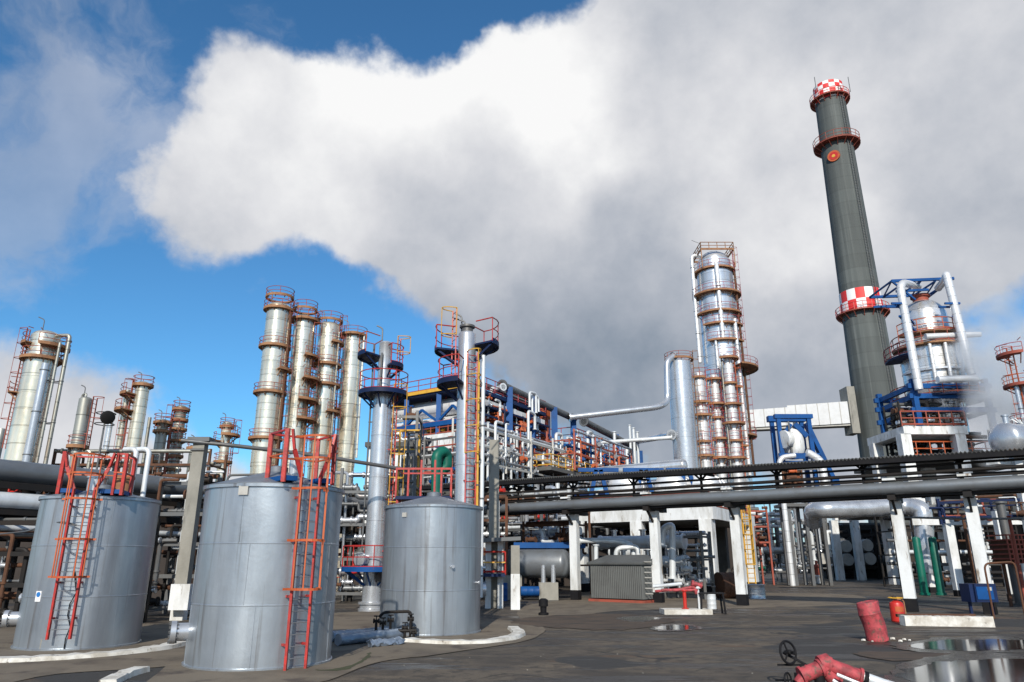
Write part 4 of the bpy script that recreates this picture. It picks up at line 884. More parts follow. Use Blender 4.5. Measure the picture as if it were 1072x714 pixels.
# ---------------------------------------------------------------- grey corrugated shed
q0 = Vector(G(618, 628)); q1 = Vector(G(676, 631.5)); q0 = Vector((q0.x, 44.0, 0)); q0.x = (619-536)/F*zc(44, 0); q1 = Vector(((674-536)/F*zc(41.8, 0), 41.8, 0))
dd = (q1-q0).normalized(); nn_ = Vector((-dd.y, dd.x, 0)); Ls = (q1-q0).length; zs = P(650, 591, 43)[2]; yaw = math.atan2(dd.y, dd.x)
sh = thing('shed', 'small grey corrugated metal shed on a red base beside a white rack column', 'shed', tuple((q0+q1)/2))
b = MB(); c = (q0+q1)/2+nn_*1.0; b.box((c.x, c.y, .07), (Ls+.25, 2.2, .14), yaw); b.build('base', 'rust_rail', sh)
b = MB(); n = 56
ring = []
for (a, c, m_) in ((q0, q1, n), (q1, q1+nn_*2, n//2), (q1+nn_*2, q0+nn_*2, n), (q0+nn_*2, q0, n//2)):
    dr = (c-a).normalized(); nr = Vector((dr.y, -dr.x, 0))
    for i in range(m_): ring.append(a.lerp(c, i/m_)+nr*(.055 if i % 2 else 0))
m_ = len(ring); b.add([p+Vector((0, 0, .2)) for p in ring]+[p+Vector((0, 0, zs)) for p in ring], [(i, (i+1) % m_, m_+(i+1) % m_, m_+i) for i in range(m_)]); b.build('wall', 'corrugated', sh, 5)
b = MB(); r0 = [q0-nn_*.15-dd*.15, q1-nn_*.15+dd*.15, q1+nn_*2.15+dd*.15, q0+nn_*2.15-dd*.15]
b.add([p+Vector((0, 0, zs)) for p in r0]+[r0[0]+Vector((0, 0, zs+.1)), r0[1]+Vector((0, 0, zs+.1)), r0[2]+Vector((0, 0, zs+.55)), r0[3]+Vector((0, 0, zs+.55))], [(3, 2, 1, 0), (4, 5, 6, 7), (0, 1, 5, 4), (1, 2, 6, 5), (2, 3, 7, 6), (3, 0, 4, 7)]); b.build('roof', 'corrugated', sh)
b = MB()
for k in range(7): b.tube([q1+dd*.1+nn_*.1+Vector((0, 0, .5+k*.28)), q1+dd*.55+nn_*.1+Vector((0, 0, .5+k*.28))], .035, 6)
b.build('pipe_stubs', 'cap_grey', sh)
# barrels, bucket
def barrel(label, p, r, h, m, lying=None, cat='barrel', name='barrel'):
    b = MB(); pr = [(r, 0), (r*1.03, .02), (r, .05), (r, h/3-.02), (r*1.03, h/3), (r, h/3+.02), (r, 2*h/3-.02), (r*1.03, 2*h/3), (r, 2*h/3+.02), (r, h-.05), (r*1.03, h-.02), (r*.97, h), (r*.93, h-.03)]
    p = Vector(p); d = Vector(lying) if lying else Vector((0, 0, 1)); b.hlathe(p, p+d, pr, 28); return tag(b.build(name, m), label, cat)
barrel('rusty barrel lying on its side behind the third white rack column', P(752, 613, 47), .78, 1.3, 'rust', (1, .25, 0))
q = G(788, 622); barrel('silver tub standing by the third white rack column', (P(790, 616, 47)[0], 47, 0), .62, .85, 'silver', None, 'tub', 'tub')
# ---------------------------------------------------------------- horizontal vessel on a concrete saddle, left of the shed
q = Vector(P(590, 590, 46)); pA = Vector(P(527, 590, 47.5)); pA.z = q.z
hv = hvessel('vessel', 'fat grey horizontal vessel on a whitewashed block left of the first rack column', pA, q, rad(29, 46, q.z), 'grey_pipe', saddles=False, seam=2.6)
b = MB(); c = P(574, 625, 45.6); b.box((c[0], 45.6, .5), (1.15, 1.1, 1.0)); so_ = b.build('saddle', 'concrete', hv)
b = MB(); b.tube([(c[0]-.3, 45.3, .8), (c[0]-.3, 45.3, 2.0)], .14, 10); b.tube([(c[0]+.3, 45.3, .8), (c[0]+.3, 45.3, 2.0)], .14, 10); b.build('support_pipes', 'silver', so_)
c = P(536, 620, 46.2); b = MB(); b.box((c[0], 46.3, .7), (1.2, 1.3, 1.4)); b.build('saddle', 'concrete', hv)
manifold('blue decked gallery of small pots and red rails above the grey horizontal vessel', 548, 598, 545, 572, 48.5, 21, eR, 3, 8, ('silver', 'white_pipe', 'rust'), (.1, .3), 2, 'rust', 4, ('rust',), deck=False, zb=P(570, 572, 48.5)[2])
b = MB(); c = Vector(P(575, 571, 48)); b.box((c.x, c.y+1, c.z), (4.6, 3, .35)); tag(b.build('deck', 'blue'), 'blue deck plate just above the grey horizontal vessel', 'deck')
barrel('blue barrel standing under the left end of the grey vessel', (P(524, 615, 44.5)[0], 44.5, 0), .42, 1.0, 'blue')
barrel('blue barrel lying behind the half white concrete post', P(545, 619, 45), .28, 1.1, 'blue', (1, .1, 0))
# concrete posts
def post(label, u, vb, vt, w, Y, white=0.0, m='concrete', head=False):
    z1 = P(u, vt, Y)[2]; x = P(u, (vb+vt)/2, Y)[0]; t = thing('concrete_post', label, 'post', (x, Y, 0), None); ww = 2*rad(w, Y, 3); b = MB(); z_ = white*z1
    b.box((x, Y, (z1+z_)/2), (ww, ww*.85, z1-z_)); b.build('shaft', m, t)
    if white: b = MB(); b.box((x, Y, z_/2), (ww*1.03, ww*.88, z_)); b.build('whitewash', 'white', t)
    if head: b = MB(); b.box((x, Y, z1+.09), (ww*1.9, ww*1.3, .18)); b.tube([(x-ww*.6, Y-ww*.5, z1-.35), (x+ww*.6, Y-ww*.5, z1-.35)], .05, 6); b.build('head', 'dull_pipe', t)
    return t, x, z1
tp, xp, zp_ = post('tall leaning look concrete post with a whitewashed foot between the left and middle tanks', 199, 642, 463, 12.5, 30, 0.13, head=True)
tp['label'] = 'tall rough concrete post with a whitewashed foot between the left and middle tanks'
post('tall concrete post right of the slim column with the curved blue decks', 517, 640, 461, 10.5, 38)
post('short concrete post with a white lower half in front of the grey vessel', 539.5, 638, 571, 9, 36.5, .55)
post('concrete post left of the green pipe', 424, 600, 478, 11, 44)
post('concrete post right of the green pipe', 458, 600, 478, 9, 46)
b = MB(); b.box((P(188, 628, 29.4)[0], 29.5, P(188, 625, 29.4)[2]), (.75, .35, .95)); tag(b.build('meter_box', 'white'), 'white meter box hung low on the tall concrete post by the left tank', 'box')
pipe('long thin grey pipe leaving the top of the tall concrete post towards the right', [P(190, 461, 29.6), P(240, 466, 30), P(300, 473, 31), P(352, 480, 32), P(420, 491, 33.5)], .085, 'dull_pipe', flanges=False)
# small gallery left of the horizontal vessel
gl = thing('gallery', 'small gallery on thin white posts with yellow and red rails beside the tall concrete post', 'gallery', P(518, 640, 38))
for u in (511.5, 524):
    q = P(u, 566, 37.5); b = MB(); b.box((q[0], 37.5, q[2]/2), (.28, .28, q[2])); b.build('post', 'white', gl)
q = Vector(P(505, 566, 37.4)); q2 = Vector(P(545, 564, 37.4)); b = MB(); b.beam(q, q2, 1.4, .18); b.build('deck', 'dull_pipe', gl)
b = MB(); q = Vector(P(504, 602, 37.2)); q2 = Vector(P(529, 602, 37.2)); b.beam(q, q2, 1.0, .14); b.build('lower_deck', 'navy', gl)
b = MB(); b.rail([q, q2], 1.1, .04, .9); b.build('railing', 'red', gl)
b = MB(); b.beam(q+Vector((0, -.1, .6)), q2+Vector((0, -.1, .6)), .06); b.build('midrail', 'yellow', gl)
q = P(506, 640, 37); b = MB(); b.hlathe((q[0], 37, .9), (q[0]-1, 36.6, .9), [(.42, 0), (.42, .2), (.5, .2), (.5, .3), (.1, .33)], 20); tag(b.build('flange_cover', 'silver'), 'round silver flange cover low behind the right edge of the cone-roofed tank', 'flange')
# ---------------------------------------------------------------- long blue framed process structure in the middle distance
O = Vector(P(490, 410, 60)); O.z = 0
def FB(u, v, off=0.0): return Vector(PL(u, v, O, eB, -off))       # off > 0 = towards the camera side
def FA(u, v, off=0.0): return Vector(PL(u, v, O, eA, off))
nB = Vector((eB.y, -eB.x, 0)); nA = Vector((-eA.y*1, eA.x, 0)); nA = nA if nA.y < 0 else -nA
def FB2(u, v, off): return Vector(PL(u, v, O+nB*off, eB))
def FA2(u, v, off): return Vector(PL(u, v, O+nA*off, eA))
def slab(b, pts, z0, z1):
    n = len(pts); b.add([Vector((p[0], p[1], z0)) for p in pts]+[Vector((p[0], p[1], z1)) for p in pts], [tuple(range(n-1, -1, -1)), tuple(range(n, 2*n))]+[(i, (i+1) % n, n+(i+1) % n, n+i) for i in range(n)])
ST = thing('process_structure', 'blue framed process structure with red railed decks right of the slim columns', 'process structure', tuple(O))
zdk = FA(450, 410)[2]; zlow = FA(450, 457)[2]; zmid = FA(450, 443)[2]
lenA = (FA(404, 410)-O).dot(eA); lenB1 = (FB(600, 450)-O).dot(eB)
def oo(a, bb, z=0.0): return O+eA*a+eB*bb+Vector((0, 0, z))
b = MB(); slab(b, [oo(-.3, -.3), oo(lenA, -.3), oo(lenA, 14), oo(-.3, 14)], zdk-.35, zdk); b.build('deck', 'navy', ST)
b = MB(); b.beam(oo(-.4, -.4, zdk-.06), oo(lenA, -.4, zdk-.06), .12, .3); b.build('deck_edge', 'yellow', ST)
b = MB(); b.rail([oo(lenA, -.3, zdk), oo(-.3, -.3, zdk), oo(-.3, 14, zdk)], 1.15, .04, 1.4); b.build('railing', 'faded_red', ST)
b = MB(); slab(b, [oo(-.3, -.3), oo(lenA, -.3), oo(lenA, 10), oo(-.3, 10)], zmid-.4, zmid); b.build('deck', 'blue', ST)
b = MB(); b.rail([oo(lenA, -.2, zlow), oo(0, -.2, zlow)], 1.2, .05, 1.0); b.build('railing', 'rust_rail', ST)
b = MB(); slab(b, [oo(-.4, -.6), oo(lenA+1, -.6), oo(lenA+1, 10), oo(-.4, 10)], FA(450, 473)[2], zlow); b.build('slab', 'white', ST)
for a in (0, lenA*.33, lenA*.72, lenA):
    q = oo(a, 0); b = MB(); b.beam(q+Vector((0, 0, zlow)), q+Vector((0, 0, zdk-.35)), .42, .42); b.build('post', 'blue', ST)
for a0, a1 in ((0, .33), (.33, .72)):
    b = MB(); b.beam(oo(lenA*a0, -.05, zmid), oo(lenA*(a0+a1)/2, -.05, zdk-1.6), .2); b.beam(oo(lenA*a1, -.05, zmid), oo(lenA*(a0+a1)/2, -.05, zdk-1.6), .2); b.build('brace', 'blue', ST)
for a in (.3, lenA*.5, lenA+.6):
    q = oo(a, 0); b = MB(); b.box((q.x, q.y, (FA(450, 473)[2])/2), (1.2, 1.2, FA(450, 473)[2]), YB); b.build('column', 'white', ST)
b = MB(); slab(b, [oo(0, 6), oo(lenA+1, 6), oo(lenA+1, 6.4), oo(0, 6.4)], 0, FA(450, 473)[2]); b.build('shade_backing', 'shade_wall', ST)  # added dark sheet in place of the shade under the slab
# insulated drums inside the left face
for i, (v, w) in enumerate(((424, 18), (441, 14))):
    p = FA2(484, v, -1.5); q = FA2(404, v, -1.5); q.z = p.z; hvessel('vessel', ('white insulated drum lying under the top deck of the blue framed structure', 'lower white insulated drum on the blue beam of the structure')[i], p, q, rad(w, 62, 15), 'white_clad', saddles=False, seam=1.6)
# dark blue stair on the left face
b = MB(); p, q = FA2(447, 459, 1.2), FA2(431, 479, 1.2)
for k in (-.45, .45): b.beam(p+nA*k, q+nA*k, .1, .35)
for j in range(12): c = p.lerp(q, j/11); b.box(tuple(c), (.9, .3, .06), math.atan2(nA.y, nA.x))
q2 = FA2(420, 500, 1.2); b.beam(q, q2, .1, .35); b.beam(q+nA*.9, q2+nA*.9, .1, .35)
b.rail([p+nA*.45, q+nA*.45], 1.0, .04); b.build('stair', 'navy', ST)
# right face: top pipe on blue posts, red railed deck
posts = [(530, 406, 463), (554, 416, 470), (577, 427, 478), (597, 437, 486)]
for (u, v0, v1) in posts:
    a = FB(u, v0); c = FB(u+1, v1); c.x, c.y = a.x, a.y; b = MB(); b.beam(a+nB*.35, c+nB*.35, .62, .5); b.build('post', 'blue', ST)
for (u, v0, v1) in ((610, 462, 482), (645, 455, 492), (660, 463, 492), (670, 472, 492)):
    a = FB(u, v0); c = FB(u, v1); c.x, c.y = a.x, a.y; b = MB(); b.beam(a, c, .6, .5); b.build('post', 'blue', ST)
pipe('thick black pipe carried on blue posts along the top of the structure', [FB2(525, 403, .1), FB2(600, 438, .1)], .36, 'dull_pipe')
pipe('second black pipe just behind the one on the blue posts', [FB2(500, 401, -1.8), FB2(528, 412, -1.8), FB2(562, 428, -1.8)], .3, 'dull_pipe')
pipe('short grey stub pipe crossing to the thick black pipe', [FB2(516, 409, -1), FB2(527, 405, .6)], .25, 'white_pipe')
pipe('black pipe on the farther blue posts of the structure', [FB2(611, 441, .1), FB2(664, 468, .1)], .4, 'dull_pipe')
def deckB(u0, v0, u1, v1, off0, off1, m='navy', rail_='faded_red', t=.35, rh=1.1):
    a, c = FB2(u0, v0, off0), FB2(u1, v1, off0); c.z = a.z = (a.z+c.z)/2; d, e_ = c+nB*(off1-off0), a+nB*(off1-off0)
    b = MB(); slab(b, [a, c, d, e_], a.z-t, a.z); po = b.build('deck', m, ST)
    if rail_: b = MB(); b.rail([e_, a, c, d], rh, .05, 1.5); b.build('railing', rail_, po)
    return a, c
deckB(498, 421, 572, 447, -.2, -5, rh=1.8)
deckB(498, 446, 578, 470, -.2, -5, 'dark_concrete', 'rust_rail')
deckB(560, 467, 592, 484, .4, -5, 'white', 'rust_rail', t=.9)
deckB(600, 462, 664, 486, -.2, -6, rh=1.8)
deckB(598, 478, 664, 500, -.2, -6, 'navy', 'orange')
deckB(577, 484, 626, 503, 3.5, .5, 'dark_concrete', 'yellow', t=.35)
# valve cabinets in orange on the right face
for i, (u, v, w) in enumerate(((518, 438, 9), (542, 447, 9), (628, 478, 8), (637, 482, 7), (652, 487, 7), (607, 470, 6))):
    c = FB2(u, v, -.2); r = rad(w, c.y, c.z); t = thing('valve_station', ['orange valve cage in front of the first blue post', 'orange valve cage between the first and second blue posts', 'orange valve cage left on the farther deck', 'orange valve cage in the middle of the farther deck', 'orange valve cage at the far end of the farther deck', 'orange valve cage just right of the fourth blue post'][i], 'valve cage', tuple(c), 'orange valve cages on the blue framed structure')
    b = MB()
    for dz in (-1, -.33, .33, 1):
        for k in (-1, 1): b.beam(c+eB*-r+nB*k*.6+Vector((0, 0, dz*r)), c+eB*r+nB*k*.6+Vector((0, 0, dz*r)), .12)
        for k in (-1, 1): b.beam(c+eB*r*k-nB*.6+Vector((0, 0, dz*r)), c+eB*r*k+nB*.6+Vector((0, 0, dz*r)), .12)
    for k in (-1, -.3, .4, 1): b.beam(c+eB*r*k+nB*.6+Vector((0, 0, -r)), c+eB*r*k+nB*.6+Vector((0, 0, r)), .14)
    b.build('frame', 'orange', t)
    b = MB(); b.lathe((c.x, c.y, 0), [(r*.5, c.z-r*.9), (r*.55, c.z-.2), (r*.35, c.z+.1), (r*.35, c.z+r*.8)], 14); b.build('body', 'bright_red', t)
b = MB(); c = FB2(571, 447, -1); b.box(tuple(c), (1.4, .5, 3.8), YB); b.build('panel', 'orange', ST)
# white riser pipes
for i, (u, v0, v1, w, hook) in enumerate(((499, 450, 510, 3, 0), (505, 440, 512, 2.5, 0), (511, 442, 512, 3, 0), (521, 455, 512, 2.5, 0), (527, 458, 512, 2.2, 0), (535, 455, 512, 3, 0), (541, 447, 512, 3.4, 0), (547, 462, 512, 3, 1), (553, 430, 512, 3.4, 1), (557, 412, 432, 3, 1), (561, 412, 434, 3, -1), (556, 460, 512, 4, 0), (577, 470, 512, 3.5, 0), (583, 480, 510, 3, 0), (588, 455, 500, 4, -1), (606, 458, 505, 3.4, 0), (618, 472, 505, 3.4, 1), (620, 453, 485, 4, -1), (624, 466, 508, 3, 0), (643, 452, 497, 3.6, 0), (659, 445, 490, 3, 0), (663, 448, 492, 3.4, 0), (667, 452, 492, 3, 0), (656, 470, 495, 4, 1))):
    a = FB2(u, v0, 1.0+.25*(i % 3)); c = FB2(u+1, v1, 1.0); c.x, c.y = a.x, a.y; r = rad(w, a.y, a.z)*.9; pts = [c, a]
    if hook: pts += [a+eB*hook*1.3+Vector((0, 0, -.1)), a+eB*hook*1.3+Vector((0, 0, -1.6))]
    pipe('white riser pipe along the right face of the blue framed structure', pts, r, 'white_pipe', bend=.35, group='white riser pipes of the blue framed structure')
# pipe bridge to the tall towers
pipe('long grey pipe crossing the sky from the blue posts to the plain silver vessel', [FB2(596, 437, .4), P(690, 426, 77), P(699, 421, 78.4), P(698, 378, 78.4), P(706, 372, 79)], .34, 'silver', bend=1.2)
pipe('upper of the two pipes running level to the foot of the silver vessel', [FB2(665, 462, .4), P(703, 455, 79)], .40, 'silver')
pipe('lower pipe running level under the crossing pipe to the silver vessel', [FB2(620, 464, .8), P(704, 458, 78)], .22, 'white_pipe')
# lower storeys seen above and below the rack: tables and pipework
manifold('white pipework and drums below the decks of the blue framed structure', 500, 600, 500, 560, 60, 31, eR, 6, 16, ('white_pipe', 'silver', 'grey_pipe', 'rust'), (.12, .3), 3, 'dull_pipe', 8, ('silver', 'bright_red'))
manifold('pipework with red valves under the rack left of the first white column', 526, 600, 530, 600, 53, 32, eR, 5, 12, ('rust', 'grey_pipe', 'dull_pipe', 'silver'), (.1, .25), 2.5, 'rust', 6, ('rust', 'bright_red'))
manifold('thin white and orange pipework on the upper deck of the blue framed structure', 500, 575, 426, 446, 66, 37, eB, 4, 14, ('white_pipe', 'silver', 'orange', 'white_pipe'), (.06, .14), 2, 'navy', 4, ('silver', 'orange'), zb=P(530, 448, 66)[2])
manifold('thin white and orange pipework on the lower deck of the blue framed structure', 500, 600, 450, 498, 64, 38, eB, 6, 26, ('white_pipe', 'silver', 'white_pipe', 'rust_rail'), (.07, .16), 2.5, 'cap_grey', 12, ('orange', 'silver'), zb=P(530, 500, 64)[2])
manifold('fine pipework stacked on the farther decks of the structure', 602, 662, 460, 500, 76, 39, eB, 6, 20, ('white_pipe', 'silver', 'orange', 'blue'), (.07, .16), 3, 'rust_rail', 12, ('orange', 'silver'), zb=P(630, 500, 76)[2])
manifold('silver and rust pipework on the slab under the insulated drums', 412, 482, 444, 459, 63, 40, eA, 3, 14, ('silver', 'rust_rail', 'white_pipe'), (.07, .16), 2, 'rust_rail', 9, ('orange', 'silver', 'yellow'), zb=P(450, 459, 63)[2])
for (u0, v0, u1, v1, m_) in ((502, 413, 570, 441, 'white'), ):
    a, c_ = FB2(u0, v0+4, .2), FB2(u1, v1+3, .2); a.z = c_.z = (a.z+c_.z)/2; b = MB(); b.beam(a, c_, .08, .5); b.build('kick_board', m_, ST)
manifold('thin pipes hung across the white slab face of the structure', 404, 484, 458, 520, 58.5, 45, eA, 7, 12, ('dull_pipe', 'white_pipe', 'rust_rail'), (.05, .12), 1, 'dull_pipe', 7, ('blue', 'silver', 'rust'))
manifold('yellow railed pipework beyond the right end of the structure', 596, 700, 492, 540, 66, 33, eR, 5, 14, ('orange', 'white_pipe', 'dull_pipe', 'silver'), (.1, .26), 3, 'navy', 6, ('orange', 'yellow'), deck=False)
# green bent pipe
q = Vector(P(466, 524, 40)); pipe('green bent pipe rising behind the cone roof of the right tank', [P(457, 540, 40), P(457, 476, 40), P(464, 472, 40.3), P(468, 476, 40.6), P(468, 489, 40.6), P(462, 492, 40.6)], .30, 'green', bend=.5)
# red railed landing behind the cone-roofed tank
rl = thing('landing', 'red framed landing behind the cone roof of the rightmost tank', 'landing', P(440, 520, 33))
za = P(440, 521, 33)[2]; a, c = Vector(P(414, 521, 33)), Vector(P(472, 521, 33)); a.z = c.z = za; b = MB(); b.beam(a+Vector((0, .9, 0)), c+Vector((0, .9, 0)), 1.9, .14); b.build('deck', 'navy', rl)
b = MB()
for f in (.0, .22, .45, .70, .82, 1.0): q = a.lerp(c, f); b.beam(q, q+Vector((0, 0, 1.35 if f not in (.45, .7) else 1.7)), .085, .085)
b.beam(a+Vector((0, 0, 1.3)), c+Vector((0, 0, 1.3)), .09); b.beam(a+Vector((0, 1.8, 1.3)), c+Vector((0, 1.8, 1.3)), .07)
for k in (0, 1): b.beam((a if k else c)+Vector((0, 0, 1.3)), (a if k else c)+Vector((0, 1.8, 1.3)), .07)
b.build('railing', 'red', rl)
for f in (0, 1): q = a.lerp(c, f); b = MB(); b.beam((q.x, q.y+.9, 0), (q.x, q.y+.9, za), .2); b.build('post', 'red', rl)
manifold('yellow railed stair and thin pipes between the two slim columns', 402, 432, 430, 560, 42, 34, None, 7, 8, ('yellow', 'white_pipe', 'dull_pipe', 'silver'), (.05, .12), 2, 'dull_pipe', 5, ('blue', 'rust'))
manifold('grey pipework on frames behind the slim column and middle tank', 348, 404, 490, 640, 42, 35, None, 8, 9, ('grey_pipe', 'silver', 'dull_pipe'), (.06, .2), 2.5, 'dull_pipe', 6, ('rust', 'bright_red', 'silver'))
manifold('concrete framed pipework in the dark right of the rightmost tank', 492, 530, 520, 635, 46, 36, None, 6, 7, ('white_pipe', 'dull_pipe', 'rust'), (.07, .16), 2, 'rust', 6, ('rust', 'silver'))
# white building behind
def building(label, u0, u1, vt, Y, m, depth=10, name='building', wins=0, e=None, roofm='roof_sheet', zt=None):
    A = Vector(P(u0, 580, Y)); B = Vector(P(u1, 580, Y)) if e is None else Vector(PL(u1, 580, A, e)); A.z = B.z = 0; zt = zt or P((u0+u1)/2, vt, Y)[2]; d = (B-A).normalized(); n = Vector((-d.y, d.x, 0)); L_ = (B-A).length
    t = thing(name, label, 'building', tuple((A+B)/2)); b = MB(); slab(b, [A, B, B+n*depth, A+n*depth], 0, zt); b.build('wall', m, t)
    b = MB(); slab(b, [A-n*.3-d*.3, B-n*.3+d*.3, B+n*(depth+.3)+d*.3, A+n*(depth+.3)-d*.3], zt, zt+.35); b.build('roof', roofm, t)
    for i in range(wins):
        c = A+d*(L_*(i+.5)/wins)-n*.04; b = MB(); b.box((c.x, c.y, zt*.62), (L_/wins*.55, .12, zt*.34), math.atan2(d.y, d.x)); w = b.build('window', 'dark', t)
        b = MB(); c = c-n*.06
        for k in (-.27, 0, .27): b.box((c.x+d.x*k*L_/wins, c.y+d.y*k*L_/wins, zt*.62), (.08, .1, zt*.34), math.atan2(d.y, d.x))
        b.build('mullion', 'cap_grey', w)
    return t
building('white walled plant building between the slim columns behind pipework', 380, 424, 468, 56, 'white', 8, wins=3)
building('low made-up dark backing for the shade behind the leftmost tank', -120, 215, 532, 46, 'shade_wall', 8, wins=0, zt=6.2)  # added dark block, stands in for the deep shade behind the tank
building('made-up dark backing for the shade behind the slim columns and middle tank', 215, 520, 532, 66, 'shade_wall', 8, wins=0, zt=8.0)  # added as well, keeps the gaps between the columns dark
building('tall made-up dark backing against bright sky behind the lower decks of the blue framed structure', 484, 606, 500, 80, 'shade_wall', 6, wins=7, zt=P(550, 494, 80)[2])  # added to cover the bright sky showing through below the decks
building('made-up dark backing for the shade behind the exchangers and the white frame', 500, 776, 545, 72, 'shade_wall', 10, wins=0, zt=7.0)  # invented dark mass for the shade under the white frame
# ---------------------------------------------------------------- reactor tower right of the chimney
RY = 75.0
rx = P(972, 360, RY)[0]
def Z(v, Y=RY): return P(900, v, Y)[2]
def X(u, v, Y=RY): return P(u, v, Y)[0]
rt_ = thing('reactor_tower', 'domed silver reactor tower hung with fat white pipes right of the chimney', 'reactor tower', (rx, RY, 0))
c = (rx, RY); ru = rad(43, RY, Z(340)); rl_ = rad(58, RY, Z(385))
b = MB(); pr = [(rl_*.75, Z(455)), (rl_*.78, Z(425)), (rl_, Z(412))]
z = Z(412)
while z < Z(366)-1: z += 1.15; pr += [(rl_, z-.03), (rl_+.05, z), (rl_, z+.03)]
pr += [(rl_, Z(366)), (ru*1.05, Z(354)), (ru, Z(352)), (ru, Z(334))]
for j in range(1, 8): q = j/7*math.pi/2; pr.append((max(.05, ru*math.cos(q)), Z(334)+ru*.95*math.sin(q)))
b.lathe((rx, RY, 0), pr, 48); b.build('shell', 'silver_clad', rt_)
for (v, r0, w, a0, a1, m_, rm) in ((353, ru, .9, 180, 360, 'tan_deck', 'orange'), (366, rl_, .6, 150, 390, 'tan_deck', 'rust_rail'), (376, rl_, 1.5, 150, 215, 'navy', 'faded_red'), (392, rl_, .4, 180, 360, 'silver', None), (420, rl_*.9, 1.8, 150, 390, 'navy', 'rust_rail')):
    z = Z(v); b = MB(); b.sector(c, r0, r0+w, z-.15, z+.05, a0, a1); po = b.build('platform', m_, rt_)
    if rm: b = MB(); b.railarc(c, r0+w, z, a0, a1, 1.3, .05, step=1.2); b.build('railing', rm, po)
b = MB()
for a in (-120, -95, -70): b.lathe((rx+(rl_+.3)*math.cos(R(a)), RY+(rl_+.3)*math.sin(R(a)), 0), [(.2, Z(415)), (.2, Z(368))], 10)
b.build('riser_pipes', 'white_clad', rt_)
b = MB(); b.lathe((rx, RY, Z(337)+ru*.85), [(.8, 0), (.8, .9), (1.0, .9), (1.0, 1.15), (.2, 1.3)], 20); b.build('nozzle', 'rust_rail', rt_)
# fat pipes
def fat(label, pts, r, m='silver', bend=1.4): return pipe(label, pts, r, m, bend=bend, n=18, flanges=False)
wp = rad(7.6, RY, Z(340))
yf = RY-rl_-1.2
fat('fat white downcomer pipe on the left of the reactor tower, hooked at its top', [(rx-.6, RY-1, Z(303)), (X(942, 300, yf), yf, Z(297, yf)+.2), (X(942, 300, yf)+.15, yf, Z(408, yf))], wp, 'white_clad', 1.6)
fat('fat white downcomer pipe on the right of the reactor tower, looped over its top', [(rx+1.6, RY-1, Z(305)), (X(979, 300, yf)+1.6, yf+.5, Z(290, yf)), (X(995, 330, yf)+.4, yf, Z(287, yf)), (X(1003, 340, yf)+.4, yf, Z(392, yf))], wp, 'white_clad', 1.4)
fat('level white pipe running across the foot of the reactor tower to the right', [(X(976, 402, yf), yf-1, Z(400, yf)), (X(1020, 402, yf), yf-1, Z(398, yf)), (X(1024, 402, yf)+.3, yf+5, Z(402, yf))], wp*.9, 'white_clad', 1.2)
fat('upper level white pipe circling the reactor tower waist', [(rx-ru, RY-rl_-.4, Z(362)), (rx+rl_+.5, RY-rl_-.4, Z(360))], .3, 'white_clad')
# blue frame
bf = thing('steel_frame', 'blue steel frame standing round the reactor tower', 'frame', (rx, RY-3, 0))
fx0, fx1 = X(936, 400), X(1008, 400); fy0, fy1 = RY-rl_-.4, RY+rl_+.6
zt1 = Z(303); zm = Z(420)
for (x, y) in ((fx0, fy0), (fx1, fy0), (fx0, fy1), (fx1, fy1)):
    b = MB(); b.beam((x, y, Z(455)), (x, y, Z(405) if y == fy0 or x == fx0 else Z(330)), .5, .5); b.build('post', 'blue', bf)
for v in (422, 436, 412):
    b = MB()
    for y in (fy0, fy1): b.beam((fx0-.6, y, Z(v)), (fx1+.6, y, Z(v)), .35, .5)
    for x in (fx0, fx1): b.beam((x, fy0, Z(v)), (x, fy1, Z(v)), .35, .5)
    b.build('beam', 'blue', bf)
b = MB(); ya, yb_ = RY-2.5, RY+2.5; xa, xb = X(921, 300), X(992, 300)-.8
for y in (ya, yb_):
    b.beam((xa, y, zt1), (xb, y, zt1+.3), .25, .3); b.beam((xa+.3, y, zt1-1.2), (xb-3, y, zt1-1.0), .2, .25)
k = 0
while xa+k*1.6 < xb: x = xa+k*1.6; b.beam((x, ya, zt1), (x, yb_, zt1), .16); b.beam((x, ya, zt1), (min(xb, x+1.6), yb_, zt1), .12); k += 1
b.beam((xa, ya, zt1), (X(945, 318), ya, Z(322)), .18); b.build('top_truss', 'blue', bf)
for sx, u in ((-1, 942), (1, 998)):
    b = MB(); x = X(u, 330, yf)
    for dz in (0, -1.3): b.beam((x, yf+.1, Z(332)+dz), (rx+sx*ru, RY-2, Z(332)-1.6+dz*.6), .2, .2)
    b.beam((x-.8, yf-.2, Z(332)), (x+.8, yf-.2, Z(332)), .2, .2); b.beam((x-.8, yf+.9, Z(332)), (x+.8, yf+.9, Z(332)), .2, .2); b.build('pipe_bracket', 'blue', bf)
# white concrete table below
wt = thing('table_structure', 'white concrete frame carrying the reactor tower', 'frame', (rx, RY-4, 0))
z1 = Z(447, 70); b = MB(); xa, xb = X(943, 450, 70), X(1010, 450, 70)
slab(b, [(xa, 69.5), (xb, 69.5), (xb, 77), (xa, 77)], z1-.8, z1); b.build('slab', 'white', wt)
for u, y in ((947, 70), (1004, 70), (949, 76), (1004, 76)):
    b = MB(); x = X(u, 465, 70); b.box((x, y, (z1-.75)/2), (1.0, 1.0, z1-.75)); b.build('column', 'white', wt)
b = MB(); b.rail([(xa, 69.6, z1), (xb, 69.6, z1)], 1.5, .07, 1.2); b.build('railing', 'rust_rail', wt)
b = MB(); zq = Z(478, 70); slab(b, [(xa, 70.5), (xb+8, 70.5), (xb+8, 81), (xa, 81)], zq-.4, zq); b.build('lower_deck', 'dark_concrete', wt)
b = MB(); b.rail([(xa, 70.2, zq), (xb+6, 70.2, zq)], 1.5, .06, 1.4); b.build('railing', 'orange', wt)
